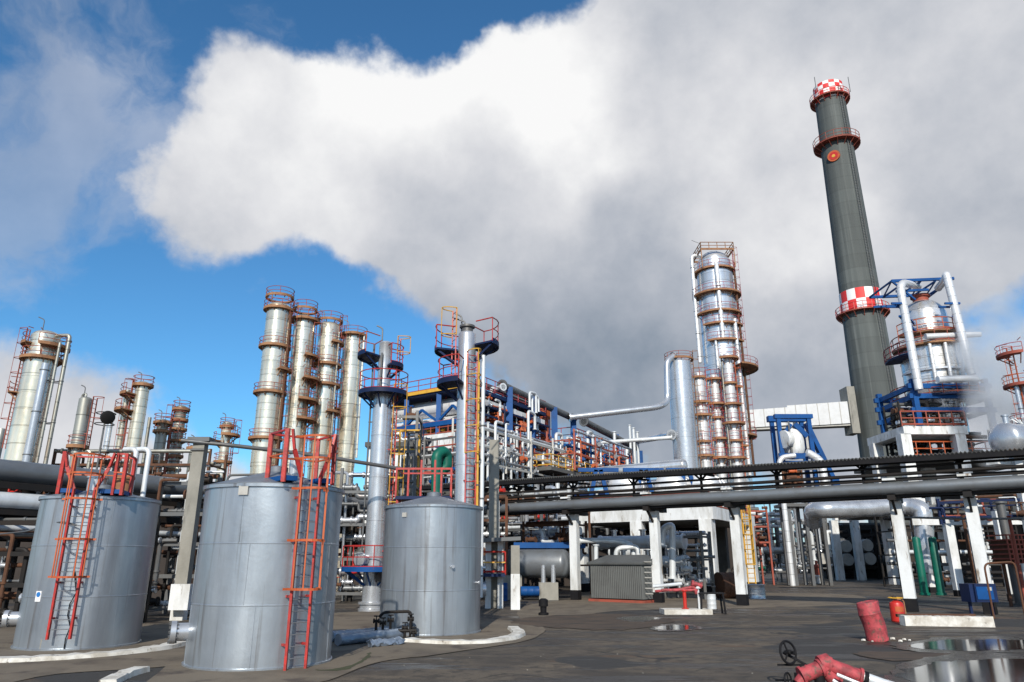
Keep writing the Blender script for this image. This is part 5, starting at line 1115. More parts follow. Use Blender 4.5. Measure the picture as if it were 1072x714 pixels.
zz = Z(527, 70); b = MB(); slab(b, [(xa-2, 70.2), (xb+14, 70.2), (xb+14, 82), (xa-2, 82)], zz-.9, zz-.1); b.build('lower_deck', 'dark_concrete', wt)
manifold('rust and silver pipework packed between the decks below the reactor tower', 944, 1012, 420, 446, 72, 41, None, 4, 10, ('silver', 'dark', 'rust', 'dull_pipe'), (.15, .35), 3, 'dark', 8, ('rust', 'silver'), zb=Z(446, 72))
manifold('dark pipework standing on the lower deck under the reactor tower', 946, 1040, 450, 478, 73, 42, None, 4, 12, ('dull_pipe', 'dark', 'rust'), (.12, .3), 3, 'dark', 6, ('rust', 'dark'), zb=Z(480, 72))
manifold('pipework behind the green pipes at the right end of the yard', 944, 1075, 528, 612, 66, 43, None, 7, 18, ('dark', 'dull_pipe', 'white_pipe', 'rust', 'dark'), (.08, .2), 3, 'dark', 8, ('rust', 'silver'))
manifold('orange railed walkway and pipes seen just under the rack at the right', 985, 1090, 520, 545, 48, 44, eR, 3, 8, ('rust_rail', 'navy', 'rust', 'white_pipe'), (.04, .10), 2, 'navy', 2, ('rust',), deck=False, zb=P(1000, 548, 48)[2])
# ---------------------------------------------------------------- round silver drum at the right edge
q = Vector(P(1052, 465, 48)); hvessel('vessel', 'big rounded silver drum above the canopy at the right edge', (q.x-1.3, 46, q.z), (q.x+6, 49, q.z), rad(34, 47, q.z), 'silver', saddles=False, seam=1.5, nozz=((.05, .5, .15, 1),))
qb = thing('drum_support', 'plain white frame carrying the big silver drum at the right edge', 'frame', (q.x, 47, 0)); b = MB()
for x in (q.x-.2, q.x+4.5): b = MB(); b.beam((x, 47, 0), (x, 47, q.z-.8), .5, .5); b.build('post', 'white', qb)
b = MB(); b.beam((q.x-1.8, 47, q.z-1.35), (q.x+7, 50, q.z-1.35), .8, .3); b.build('beam', 'white', qb)
b = MB(); s_ = Vector((q.x+1.2, 47.5, q.z+1.1))
for k in range(9): a = k*.7; b.beam(s_, s_+Vector((math.cos(a)*.7, math.sin(a)*.5, .55)), .07)
tag(b.build('bracket', 'white'), 'small star shaped white bracket on top of the big silver drum', 'bracket')
vessel('vessel', 'narrow vessel cut by the right edge with yellow and red ladder cages', (1072, 402), 52, [(402, 13), (700, 13)], 'silver', cat='vessel', plats=[(404, 120, 250, .9, 'rust_rail', 'orange'), (372, 120, 250, .9, 'rust_rail', 'red'), (445, 120, 250, .9, 'navy', 'red')], lad=[(190, 364, 500)], pipes=[(200, .5, .16, 402, 440, 'silver')], ladm='orange', davit=False)
# ---------------------------------------------------------------- blue portal frame with white separator
BY = 72.0
bp = thing('portal_frame', 'blue portal frame round a white vessel between the towers and the chimney', 'frame', (X(832, 480, BY), BY, 0))
x0, x1 = X(817, 460, BY), X(851, 460, BY); zt2 = Z(438, BY); z0_ = Z(530, BY)
for x in (x0, x1-.2):
    for y in (BY, BY+1.9): b = MB(); b.beam((x, y, Z(528, BY)), (x, y, zt2), .4, .35); b.build('post', 'blue', bp)
b = MB(); b.beam((x0-.4, BY, zt2+.2), (x1+.2, BY, zt2+.2), .5, .42); b.beam((x0-.4, BY+1.9, zt2+.3), (x1+.2, BY+1.9, zt2+.3), .7, .6)
b.beam((x0+.3, BY, zt2-1.8), (x0+1.2, BY, zt2-.6), .35); b.beam((x1-.6, BY, zt2-1.9), (x1-1.7, BY, zt2-.6), .5)
for v in (478, 486): b.beam((x0-.5, BY-.42, Z(v, BY)), (x1+.3, BY-.42, Z(v, BY)), .3, .55)
b.build('beam', 'blue', bp)
b = MB(); b.beam((x1-.3, BY+.5, zt2-.4), (x1+1.7, BY+.5, Z(500, BY)), .7, .4); b.beam((x1+1.9, BY+.5, Z(500, BY)), (x1+2.0, BY+.5, Z(530, BY)), .7, .5); b.build('brace', 'blue', bp)
b = MB()
for x in (x0, (x0+x1)/2, x1):
    for y in (BY, BY+1.9): b.beam((x, y, 0), (x, y, Z(530, BY)), .3, .3)
b.beam((x0-.5, BY+1, Z(530, BY)+.1), (x1+.5, BY+1, Z(530, BY)+.1), 3, .3); b.build('table', 'dull_pipe', bp)
r_ = rad(23, BY, 12); vx = X(833, 465, BY)
tv = thing('vessel', 'white pot bellied vessel inside the blue portal frame', 'vessel', (vx, BY+.7, 0)); b = MB(); zc_ = Z(461, BY)
pr = [(r_*.5, zc_-r_*1.6), (r_*.9, zc_-r_*1.1), (r_, zc_-r_*.7), (r_, zc_+r_*.5), (r_*.8, zc_+r_*.95), (r_*.4, zc_+r_*1.2), (.2, zc_+r_*1.25)]; b.lathe((vx, BY+.7, 0), pr, 28); b.build('shell', 'white', tv)
b = MB(); b.hlathe((vx-r_*.6, BY-.3, zc_+.1), (vx-r_*1.5, BY-.6, zc_), [(.75, 0), (.75, .5), (.9, .55), (.9, .75), (.2, .8)], 18); b.build('manhole', 'white', tv)
b = MB(); b.tube([(vx-.6, BY-.3, zc_-r_*1.2), (vx-.6, BY-.3, zc_+r_*1.7)], .1, 8); b.build('pipe', 'dull_pipe', tv)
fat('white pipe bending down the right of the white vessel in the blue portal', [(vx+r_*.6, BY-.8, zc_-r_*1.25), (x1-.9, BY-.8, zc_-r_*1.3), (x1+.2, BY-.9, zc_-r_*2.0), (x1+.3, BY-.9, Z(530, BY)+.2)], .38, 'white_clad')
fat('white pipe round the left foot of the blue portal frame', [(vx-r_*.5, BY-.9, zc_-r_*1.5), (x0-.7, BY-.9, zc_-r_*1.7), (x0-.7, BY-.9, 0)], .25, 'white_clad')
fat('thin white pipe level across the blue portal frame', [(x0-1.2, BY-1, Z(493, BY)), (x1-.4, BY-1, Z(491, BY))], .2, 'white_clad')
manifold('orange furnace fronts below the white vessel in the blue portal', 822, 842, 492, 520, BY-1.2, 51, None, 4, 4, ('orange', 'rust'), (.2, .4), 2, 'rust', 3, ('orange',), zb=Z(520, BY))
b = MB(); b.beam((X(838, 436, 108), 108.5, Z(470, 108)), (X(838, 436, 108), 108.5, Z(443, 112)), 1.6, 1.6); tag(b.build('duct_support', 'cap_grey'), 'grey support post under the middle of the white flue duct', 'post')
# ---------------------------------------------------------------- the far end of the yard under the rack
manifold('tangle of white and silver pipes beyond the silver tub', 789, 832, 535, 603, 80, 61, None, 7, 14, ('white_pipe', 'silver', 'white_pipe', 'dull_pipe'), (.15, .35), 4, 'dull_pipe', 8, ('green', 'silver', 'rust'))
manifold('white pipe loops left of the lone round exchanger end', 826, 872, 520, 602, 88, 62, None, 7, 12, ('white_pipe', 'silver', 'dull_pipe'), (.15, .35), 4, 'dull_pipe', 7, ('silver', 'dull_pipe'))
manifold('red railed pipe deck just right of the white concrete frame', 786, 806, 530, 572, 74, 63, None, 5, 6, ('rust_rail', 'dull_pipe', 'rust'), (.12, .25), 3, 'rust_rail', 4, ('rust',))
# big wrinkled insulated pipe
YP = 56.0; rp = rad(17.5, YP, 6)
b = MB(); pts = fillet([Vector(P(852, 548, YP+2)), Vector(P(850, 534, YP+1)), Vector(P(862, 533.5, YP)), Vector(P(905, 532.5, YP)), Vector(P(948, 530, YP)), Vector(P(966, 532, YP-1)), Vector(P(970, 600, YP-1))], 1.0, 6)
long = []
for a_, c_ in zip(pts[:-1], pts[1:]):
    k = max(1, int((c_-a_).length/.35)); long += [a_.lerp(c_, j/k) for j in range(k)]
long.append(pts[-1]); b.tube(long, rp, 20)
rnd = random.Random(4); b.v = [(x+rnd.uniform(-.03, .03), y+rnd.uniform(-.03, .03), z+rnd.uniform(-.035, .035)) for (x, y, z) in b.v]
tag(b.build('pipe', 'silver'), 'very fat wrinkled silver pipe hanging under the rack with a drop elbow at its right', 'pipe')
# exchanger bank seen end on
EY = 96.0
bank = 'round exchanger ends in the dark bank'
for i, (u, v, w, lab) in enumerate(((882, 572, 12.5, 'pale round exchanger end, upper left of the square of four'), (884, 586, 12.5, 'pale round exchanger end, lower left of the square of four'), (904, 571, 12.5, 'pale round exchanger end, upper right of the square of four'), (907, 585, 12.5, 'pale round exchanger end, lower right of the square of four'), (858, 585, 11, 'lone pale round exchanger end left of the two thin white columns'), (929, 587, 11, 'lone greyish round exchanger end low at the right of the dark bank'))):
    q = Vector(P(u, v, EY)); r = rad(w, EY, q.z)
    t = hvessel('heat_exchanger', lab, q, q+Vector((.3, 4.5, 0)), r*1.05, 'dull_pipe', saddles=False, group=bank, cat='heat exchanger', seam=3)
    b = MB(); b.hlathe(q-Vector((0, 1.15, 0)), q+Vector((0, 1, 0)), [(r*.94, 0), (r, .1), (r, .8)], 30); b.build('cover', 'cap_grey' if u != 929 else 'corrugated', t)
bk = thing('exchanger_rack', 'dark steel rack holding the bank of round exchanger ends', 'rack', (X(893, 590, EY), EY, 0))
for u in (868, 893, 917, 938):
    b = MB(); x = X(u, 580, EY+1); b.beam((x, EY+1, 0), (x, EY+1, Z(552, EY)), .35, .35); b.beam((x, EY+6, 0), (x, EY+6, Z(552, EY)), .35, .35); b.build('post', 'dark', bk)
for v in (579, 594, 560, 552):
    b = MB(); 
    for y in (EY+.6, EY+6): b.beam((X(852, 580, EY), y, Z(v, EY)), (X(940, 580, EY), y, Z(v, EY)), .3, .35)
    b.build('beam', 'dark', bk)
for u, vt, lab in ((876, 545, 'thin white column left of the four round exchanger ends'), (898, 543, 'thin white column between the four round exchanger ends')):
    b = MB(); x = X(u, 575, EY-3); b.box((x, EY-3, Z(vt, EY-3)/2), (.85, .8, Z(vt, EY-3))); tag(b.build('column', 'white'), lab, 'column')
b = MB(); b.beam((X(873, 546, EY-3), EY-3, Z(545, EY-3)+.2), (X(905, 546, EY-3), EY-3, Z(544, EY-3)+.2), .8, .5); tag(b.build('beam', 'white'), 'white beam laid across the two thin white columns', 'beam')
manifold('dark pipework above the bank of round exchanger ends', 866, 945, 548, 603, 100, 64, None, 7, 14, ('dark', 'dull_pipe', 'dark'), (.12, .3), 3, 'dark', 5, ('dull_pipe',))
building('made-up dark backing for the shade at the far right end of the yard', 866, 960, 548, 102.5, 'shade_wall', 3, wins=6, zt=Z(550, 102.5))  # invented dark backdrop for the shade round the exchanger bank
building('long made-up dark backing for the shade far behind the pipe tangle in the middle', 700, 870, 585, 150, 'shade_wall', 12, wins=9, zt=5.5)  # added dark strip along the horizon in place of distant shade
building('made-up dark backing for the shade behind the right end of the rack', 990, 1300, 540, 84, 'shade_wall', 4, wins=8, zt=Z(515, 84))  # added dark backdrop, makes the shade under the rack's right end
# hydrant standing in the yard's far end
hx = P(857, 612, 76)[0]; hy = thing('hydrant', 'small rust red and white hydrant standing alone in the far yard', 'hydrant', (hx, 76, 0))
b = MB(); b.lathe((hx, 76, 0), [(.28, 0), (.28, .7), (.4, .72), (.4, .85), (.3, .9)], 14); b.build('base', 'white_pipe', hy)
b = MB(); b.lathe((hx, 76, 0), [(.24, .9), (.24, 1.6), (.38, 1.65), (.38, 1.8), (.12, 1.95), (.1, 2.3)], 14); b.hlathe((hx-.5, 76, 1.3), (hx+.5, 76, 1.3), [(.2, 0), (.2, .1), (.12, .12), (.12, .9), (.2, .92), (.2, 1.0)], 12); b.build('body', 'rust_rail', hy)
b = MB(); b.box((hx, 76, .05), (1.8, 1.0, .1)); b.build('slab', 'dark_concrete', hy)
# right hand back row: white columns, green pipes, red crate
for (u0, u1, vt, vb, Y, w, lab) in ((963, 974, 522, 611, 56, 10, 'white back row column between the two green pipes'), (992, 1004, 548, 617, 50, 8.5, 'white back row column right of the green pipes'), (1044, 1062, 535, 628, 44, 9, 'grey white back row column near the right edge')):
    x = P((u0+u1)/2, (vt+vb)/2, Y)[0]; z = P(u0, vt, Y)[2]; ww = 2*rad(w, Y, 3); t = thing('column', lab, 'column', (x, Y, 0)); b = MB(); b.box((x, Y, z/2+.2), (ww, ww*.8, z-.4)); b.build('shaft', 'white', t); b = MB(); b.box((x, Y, .2), (ww*1.05, ww*.85, .4)); b.build('plinth', 'black', t)
b = MB(); b.beam(P(955, 546, 55), P(1072, 545, 52), .6, .55); tag(b.build('beam', 'white'), 'white beam spanning behind the green pipes at the right', 'beam')
b = MB(); b.beam(P(1010, 531, 55), P(1090, 545, 46), .5, .4); tag(b.build('beam', 'cap_grey'), 'grey beam crossing behind the last rack column', 'beam')
for (u, lab) in ((958, 'left one of the two upright green pipes'), (975, 'right one of the two upright green pipes')):
    Y = 52; x = P(u+5, 590, Y)[0]; z = P(u, 562, Y)[2]; b = MB(); r = rad(8, Y, 3); b.lathe((x, Y, 0), [(r*1.3, 0), (r*1.3, .15), (r, .16), (r, z-r*.6), (r*.85, z-r*.2), (r*.4, z), (.02, z+.03)], 20); tag(b.build('green_pipe', 'green'), lab, 'pipe', 'upright green pipes')
rc = thing('cage', 'rusty red slatted cage at the right edge under the rack', 'cage', P(1072, 575, 38)); z1, z0 = P(1066, 560, 38)[2], P(1066, 590, 38)[2]; x0, x1 = P(1056, 575, 38)[0], P(1100, 575, 38)[0]; b = MB()
for k in range(7): z = z0+(z1-z0)*k/6; b.beam((x0, 38, z), (x1, 38, z), .07); b.beam((x0, 38, z), (x0, 39.5, z), .07)
for k in range(12): x = x0+(x1-x0)*k/11; b.beam((x, 38, z0), (x, 38, z1), .06)
b.build('bars', 'rust_rail', rc); b = MB(); slab(b, [(x0+.05, 38.1), (x1, 38.1), (x1, 39.4), (x0+.05, 39.4)], z0, z1-.2); b.build('box', 'rust', rc)
b = MB()
for x in (x0+.1, x1-.1): b.beam((x, 38.8, 0), (x, 38.8, z0), .12)
b.build('leg', 'rust', rc)
# pipe work hugging the right columns
for i, (u0, u1, v0, v1, Y, r, m, lab) in enumerate(((1004, 1012, 540, 620, 45, .10, 'rust', 'thin rust pipe left of the last white rack column'), (1011, 1019, 545, 622, 44, .18, 'grey_pipe', 'grey upright pipe left of the last white rack column'), (1041, 1052, 525, 628, 40, .22, 'dull_pipe', 'dull upright pipe between the last rack column and the red cage'), (1048, 1064, 540, 640, 37, .08, 'rust_rail', 'thin red upright pipe beside the red cage'), (1065, 1076, 590, 640, 36, .08, 'white_pipe', 'thin white pipe bent near the ground at the right edge'))):
    q = Vector(P((u0+u1)/2, v0, Y)); pipe(lab, [(q.x, Y, 0.0), (q.x, Y, q.z)], r, m)
b = MB(); b.tube([P(930, 541, 36), P(1000, 543, 35), P(1072, 543, 33)], .05, 6); tag(b.build('cable', 'dull_pipe'), 'thin cable strung behind the right rack columns', 'cable')
# guard rail of thin dark tubes
gr = thing('guard_rail', 'thin dark guard rail bent round the foot of the last rack column', 'railing', P(1032, 655, 31)); b = MB()
for (a_, c_) in ((P(1030, 590, 31), P(1062, 588, 31)), ): b.tube([Vector((a_[0], 31, 0)), Vector(a_), Vector(c_), Vector((c_[0], 31, 0))], .04, 8, bend=.25)
b.build('tube', 'rust', gr)
# blue equipment box
bb = thing('equipment_box', 'dark blue equipment box on legs beside the last white rack column', 'box', P(1027, 643, 32.5)); x = P(1026, 630, 32.5)[0]; z1 = P(1026, 611, 32.5)[2]; z0 = P(1026, 630, 32.5)[2]
b = MB(); b.box((x, 32.5, (z0+z1)/2), (1.15, .7, z1-z0)); b.build('case', 'navy', bb)
b = MB(); b.box((x+.05, 32.13, (z0+z1)/2), (.7, .04, (z1-z0)*.7)); b.build('door', 'blue', bb)
b = MB(); b.box((x+.25, 32.1, z1-.2), (.18, .02, .14)); b.build('nameplate', 'cap_grey', bb)
for k in (-.45, .45): b = MB(); b.beam((x+k, 32.5, 0), (x+k, 32.5, z0), .1); b.build('leg', 'navy', bb)
# ---------------------------------------------------------------- left background pipe racks
lr = thing('pipe_rack', 'dark pipe rack running away behind the left tanks with fat grey pipes on top', 'pipe rack', P(0, 580, 27))
Q0 = Vector(P(-30, 495, 27)); Q0.z = 0
def LR(s, off, z): return Q0+eB*s+nB*off+Vector((0, 0, z))
zt3 = P(0, 495, 28)[2]
for s in (0, 5, 10, 15, 20, 25, 30, 35):
    for off in (-1.6, 1.0): b = MB(); b.beam(LR(s, off, 0), LR(s, off, zt3-.45), .28, .28); b.build('post', 'dark', lr)
for z in (zt3-.55, zt3-1.5, zt3-2.4):
    b = MB(); 
    for off in (-1.6, 1.0): b.beam(LR(-2, off, z), LR(36, off, z), .2, .25)
    for s in (0, 5, 10, 15, 20, 25, 30, 35): b.beam(LR(s, -1.9, z), LR(s, 1.3, z), .2, .22)
    b.build('beam', 'dark', lr)
for i, (off, dz, r, m, lab) in enumerate(((.7, 0, .42, 'grey_pipe', 'fattest grey pipe on the top tier of the left rack'), (-.5, -.05, .3, 'dull_pipe', 'dull pipe behind the fattest one on the left rack'), (.9, -1.12, .34, 'white_pipe', 'pale blue grey pipe with rusty end on the middle tier of the left rack'), (.2, -1.2, .16, 'rust', 'rusty brown pipe on the middle tier of the left rack'), (1.0, -2.1, .12, 'white_pipe', 'thin white pipe on the lower tier of the left rack'), (.2, -2.1, .18, 'dull_pipe', 'dull pipe on the lower tier of the left rack'), (1.0, -2.9, .09, 'rust', 'thin rusty pipe slung under the left rack'))):
    e_ = 36 if i != 2 else 6.5
    pipe(lab, [LR(-4, off, zt3+dz), LR(e_, off, zt3+dz)], r, m)
manifold('dark valves and pipework on the ground behind the leftmost tank', -40, 120, 540, 660, 27, 71, None, 7, 12, ('dark', 'rust', 'dull_pipe', 'rust'), (.05, .14), 2, 'dark', 9, ('silver', 'rust', 'dark'))
manifold('pipework and valves in the gap between the left and middle tanks', 148, 212, 500, 655, 32, 72, None, 9, 10, ('white_pipe', 'rust', 'dull_pipe', 'dark'), (.05, .13), 2, 'dull_pipe', 9, ('silver', 'rust', 'dark'))
manifold('small pipework with red valves above the fat pipe end behind the left tank', 0, 60, 503, 530, 30, 73, None, 3, 7, ('rust', 'white_pipe', 'dull_pipe'), (.05, .12), 1.5, 'rust', 6, ('bright_red', 'rust'), zb=P(20, 530, 30)[2])
manifold('upper pipework poking up between the leftmost towers and the tank', 50, 215, 470, 515, 52, 74, None, 4, 12, ('old_clad', 'rust', 'dull_pipe'), (.08, .2), 3, 'rust', 6, ('rust',), zb=0)
# floodlight mast
fm = thing('floodlight_mast', 'thin mast with a round caged floodlight behind the leftmost ladder', 'floodlight', (P(107, 500, 36)[0], 36, 0)); q = P(110, 440, 36)
b = MB(); b.tube([(q[0], 36, 0), (q[0], 36, q[2]+.3)], .07, 8, r2=.045); b.build('mast', 'dull_pipe', fm)
b = MB(); b.hlathe((q[0]+.1, 35.8, q[2]+.15), (q[0]+.55, 35.4, q[2]), [(.12, 0), (.3, .15), (.34, .3), (.34, .42), (.28, .45)], 20); ho = b.build('lamp_housing', 'dark', fm)
b = MB(); b.arc((q[0], 36), .45, q[2]+.35, 0, 360, .025, 16); b.arc((q[0], 36), .45, q[2]-.2, 0, 360, .025, 16); b.build('lamp_cage', 'dark', fm)
# ---------------------------------------------------------------- foreground fittings
# leaning pink bollard
bx = G(920, 671); b = MB(); h = 1.12*22/22.07
base = Vector(bx); top = Vector(P(907, 630, base.y)); ax = (top-base).normalized(); L_ = (top-base).length
pr = [(.30, 0), (.305, .06), (.30, .1), (.30, L_*.3), (.31, L_*.5), (.305, L_*.68), (.315, L_*.70), (.30, L_*.73), (.305, L_-.03), (.29, L_), (.27, L_-.01), (.26, L_-.02)]
b.hlathe(base, top, pr, 32); rnd = random.Random(3)
b.v = [(x+.02*math.sin(z*9+y*3), y, z) for (x, y, z) in b.v]
bo = thing('bollard', 'faded red cylinder bollard leaning left on the wet asphalt', 'bollard', tuple(base)); b.build('body', 'faded_red', bo)
b = MB()
for k in range(9):
    a = rnd.random()*6.28; d = .34+rnd.random()*.45; s = rnd.uniform(.03, .08); b.hlathe((base.x+d*math.cos(a)+.2, base.y+d*math.sin(a)*.6, 0), (base.x+d*math.cos(a)+.25, base.y+d*math.sin(a)*.6+.1, .3), [(s, 0), (s*.9, s*.8), (s*.3, s)], 6)
tag(b.build('rubble', 'kerb', None), kind='stuff', label='crumbs of broken concrete round the foot of the leaning bollard')
# fire extinguisher
fx = Vector(G(941, 651)); h = P(940, 627, fx.y)[2]; fe = thing('fire_extinguisher', 'big bright red fire extinguisher standing beside a white rack column', 'extinguisher', tuple(fx))
r = rad(14, fx.y, .4); b = MB(); b.lathe((fx.x, fx.y, 0), [(r*.9, 0), (r, .03), (r, h*.72), (r*.9, h*.84), (r*.45, h*.92), (r*.3, h*.95)], 32); b.build('cylinder', 'bright_red', fe)
b = MB(); b.lathe((fx.x, fx.y, 0), [(.05, h*.93), (.05, h+.06), (.02, h+.08)], 12); b.tube([(fx.x, fx.y, h+.02), (fx.x-.16, fx.y, h+.10)], .018, 6); b.tube([(fx.x, fx.y, h+.02), (fx.x-.16, fx.y, h)], .018, 6); vo = b.build('valve', 'dark', fe)
b = MB(); b.arc((fx.x, fx.y), r*1.0, h+.04, 0, 360, .02, 16); b.build('carry_ring', 'yellow', fe)
b = MB(); b.tube([(fx.x+.04, fx.y, h), (fx.x+r*1.15, fx.y-.02, h*.95), (fx.x+r*1.2, fx.y-.02, h*.25)], .022, 8, bend=.1); b.build('hose', 'tan_deck', fe)
b = MB(); b.sector((fx.x, fx.y), r*.98, r+.006, h*.45, h*.68, -130, -60, 8); b.build('label_patch', 'orange', fe)
# whitewashed concrete beam on the ground
a_, c_ = Vector(G(953, 656)), Vector(G(1036, 658)); a_ = Vector((a_.x, 27.6, 0)); c_ = Vector(((1038-536)/F*zc(27.0, 0), 27.0, 0)); n = 40; b = MB(); rnd = random.Random(9); vs = []
for i in range(n+1):
    p = a_.lerp(c_, i/n); j = lambda s: rnd.uniform(-s, s)
    vs += [p+Vector((j(.01), -.2+j(.02), -.02)), p+Vector((j(.01), .22, -.02)), p+Vector((j(.01), .2+j(.02), .34+j(.012))), p+Vector((j(.01), -.18+j(.012), .34+j(.015)))]
fs = [(0, 3, 2, 1)]
for i in range(n): k = i*4; m_ = k+4; fs += [(k, m_, m_+3, k+3), (k+3, m_+3, m_+2, k+2), (k+2, m_+2, m_+1, k+1), (k+1, m_+1, m_, k)]
k = n*4; fs.append((k, k+1, k+2, k+3)); b.add(vs, fs); tag(b.build('concrete_beam', 'kerb'), 'long whitewashed flaking concrete beam lying in front of the right rack columns', 'beam')
b = MB(); b.beam(a_+Vector((.1, .55, .3)), c_+Vector((-.2, .55, .34)), .3, .1); tag(b.build('channel', 'rust'), 'rusty steel channel lying along the top of the whitewashed beam', 'channel')
# red standpipe on a whitewashed slab beside the second rack column
sx, sy = P(722, 640, 33.5)[0], 33.5
b = MB(); b.box((P(716, 641, 33.5)[0]+.1, 33.6, .10), (2.1, 1.1, .22)); tag(b.build('slab', 'kerb'), 'small flaking whitewashed slab under the red standpipe in the middle yard', 'slab')
sp_ = thing('standpipe', 'red standpipe with level arms on a whitewashed slab beside the second rack column', 'standpipe', (sx, sy, .2))
z1 = P(715, 619, sy)[2]; b = MB(); x = P(717, 630, sy)[0]; b.lathe((x, sy, 0), [(.16, .2), (.16, .24), (.08, .25), (.08, z1), (.14, z1), (.14, z1+.05)], 16); b.build('riser', 'bright_red', sp_)
b = MB(); b.tube([(x-1.0, sy, z1+.05), (x+.6, sy, z1+.05)], .06, 10); b.tube([P(686, 619, 34), P(712, 617, sy), P(727, 614, sy), P(729, 622, sy)], .06, 10, bend=.2); b.hlathe((x+.35, sy, z1+.35), (x+.9, sy, z1+.2), [(.14, 0), (.14, .08), (.1, .1), (.1, .38), (.14, .4), (.14, .46)], 14); b.build('arms', 'faded_red', sp_)
b = MB(); b.tube([P(684, 614, 34.5), P(714, 611, 34)], .075, 10); b.tube([P(690, 619.5, 34.5), P(714, 617, 34)], .06, 10); b.build('hose', 'white_pipe', sp_)
b = MB(); b.lathe((x+.62, sy, 0), [(.05, .2), (.05, z1+.1), (.13, z1+.12), (.02, z1+.3)], 10); b.build('valve', 'white_pipe', sp_)
st = thing('stool', 'black legged stand beside the red standpipe', 'stand', (x+1.2, sy+.2, .2)); b = MB()
for (i, j) in ((-.4, -.2), (.55, -.2), (-.4, .3), (.55, .3)): b.beam((x+1.1+i*1.1, sy+j, 0 if i > 0 else .2), (x+1.1+i, sy+j, z1-.1), .07)
b.beam((x+.6, sy+.05, z1-.08), (x+1.75, sy+.05, z1-.08), .6, .05); b.build('frame', 'black', st)
barrel('pale metal bucket under the black stand by the red standpipe', (x+1.15, sy-.1, .21), .2, .62, 'white_pipe', None, 'bucket', 'bucket')
# foreground handwheel valve and red hose couplings
hv = thing('gate_valve', 'black gate valve with a big tilted handwheel at the bottom edge', 'valve', G(832, 716))
Yv = 14.3; w0 = Vector(P(825, 683, Yv)); R_ = rad(22, Yv, w0.z); nrm = Vector((.45, -.85, .18)).normalized()
u_ = Vector((0, 0, 1))-nrm*nrm.z; u_.normalize(); s_ = nrm.cross(u_)
b = MB(); ring = [w0+(u_*math.cos(2*math.pi*k/28)+s_*math.sin(2*math.pi*k/28))*R_ for k in range(29)]; b.tube(ring, .022, 8, cap=False)
for k in range(3): a = 2*math.pi*k/3+.3; b.tube([w0, w0+(u_*math.cos(a)+s_*math.sin(a))*R_], .017, 6)
b.hlathe(w0-nrm*.06, w0+nrm, [(.045, 0), (.045, .12), (.02, .13), (.02, .2)], 12); b.build('handwheel', 'black', hv)
b = MB(); j = Vector(P(846, 697, Yv)); b.tube([w0, w0-nrm*.10, j], .02, 8); b.beam(Vector(P(814, 696, Yv)), Vector(P(850, 696, Yv)), .03, .035); b.tube([P(838, 697, Yv), P(838, 722, Yv)], .02, 8); b.build('stem', 'black', hv)
w1 = Vector(P(825, 712, Yv-.2)); r1_ = R_*.62; b = MB(); n2 = Vector((.65, -.7, .1)).normalized(); u2 = (Vector((0, 0, 1))-n2*n2.z).normalized(); s2 = n2.cross(u2)
b.tube([w1+(u2*math.cos(2*math.pi*k/22)+s2*math.sin(2*math.pi*k/22))*r1_ for k in range(23)], .016, 7, cap=False); b.tube([w1-u2*r1_, w1+u2*r1_], .012, 6); b.tube([w1-s2*r1_, w1+s2*r1_], .012, 6); b.tube([w1, w1-n2*.25], .018, 6); b.build('handwheel', 'black', hv)
b = MB(); b.lathe((P(836, 716, Yv)[0], Yv, 0), [(.1, 0), (.1, .12), (.06, .14), (.06, .25)], 12); b.build('body', 'black', hv)
hp = thing('hydrant_coupling', 'faded red branched hydrant coupling at the bottom edge beside the black valve', 'coupling', G(860, 720))
Yc = 13.9
def cyl(b, p, q, r, rim=True):
    p, q = Vector(p), Vector(q); L_ = (q-p).length
    pr = [(r, 0), (r*1.02, L_*.5), (r, L_)] if not rim else [(r*1.22, 0), (r*1.22, .05), (r, .055), (r, L_-.055), (r*1.22, L_-.05), (r*1.22, L_)]
    b.hlathe(p, q, pr, 22)
b = MB(); cyl(b, P(838, 708, Yc), P(860, 699, Yc), .13); cyl(b, P(836, 716, Yc), P(848, 700, Yc), .10, False); b.build('left_branch', 'faded_red', hp)
b = MB(); cyl(b, P(861, 698, Yc), P(876, 715, Yc), .12); cyl(b, P(858, 696, Yc), P(868, 693, Yc), .15, False); b.build('elbow', 'faded_red', hp)
b = MB(); cyl(b, P(866, 696, Yc), P(902, 709, Yc-.1), .125); b.build('right_branch', 'faded_red', hp)
b = MB(); b.tube([P(900, 707, Yc-.1), P(925, 716, Yc-.2), P(945, 722, Yc-.3)], .085, 14); b.build('white_hose', 'white_pipe', hp)
b = MB(); d0, d1 = Vector(P(904, 710, Yc-.1)), Vector(P(909, 711.5, Yc-.12)); b.hlathe(d0, d1, [(.125, 0), (.125, .07)], 18); b.build('clamp', 'black', hp)
b = MB(); b.tube([P(876, 706, Yc-.3), P(900, 716, Yc-.4), P(915, 722, Yc-.5)], .03, 8); b.tube([P(872, 712, Yc-.3), P(886, 722, Yc-.4)], .03, 8); b.build('drain_tube', 'white_pipe', hp)
b = MB(); b.lathe((P(858, 712, Yc)[0], Yc, 0), [(.09, 0), (.09, .3), (.12, .3), (.12, .36)], 14); b.build('riser', 'black', hp)
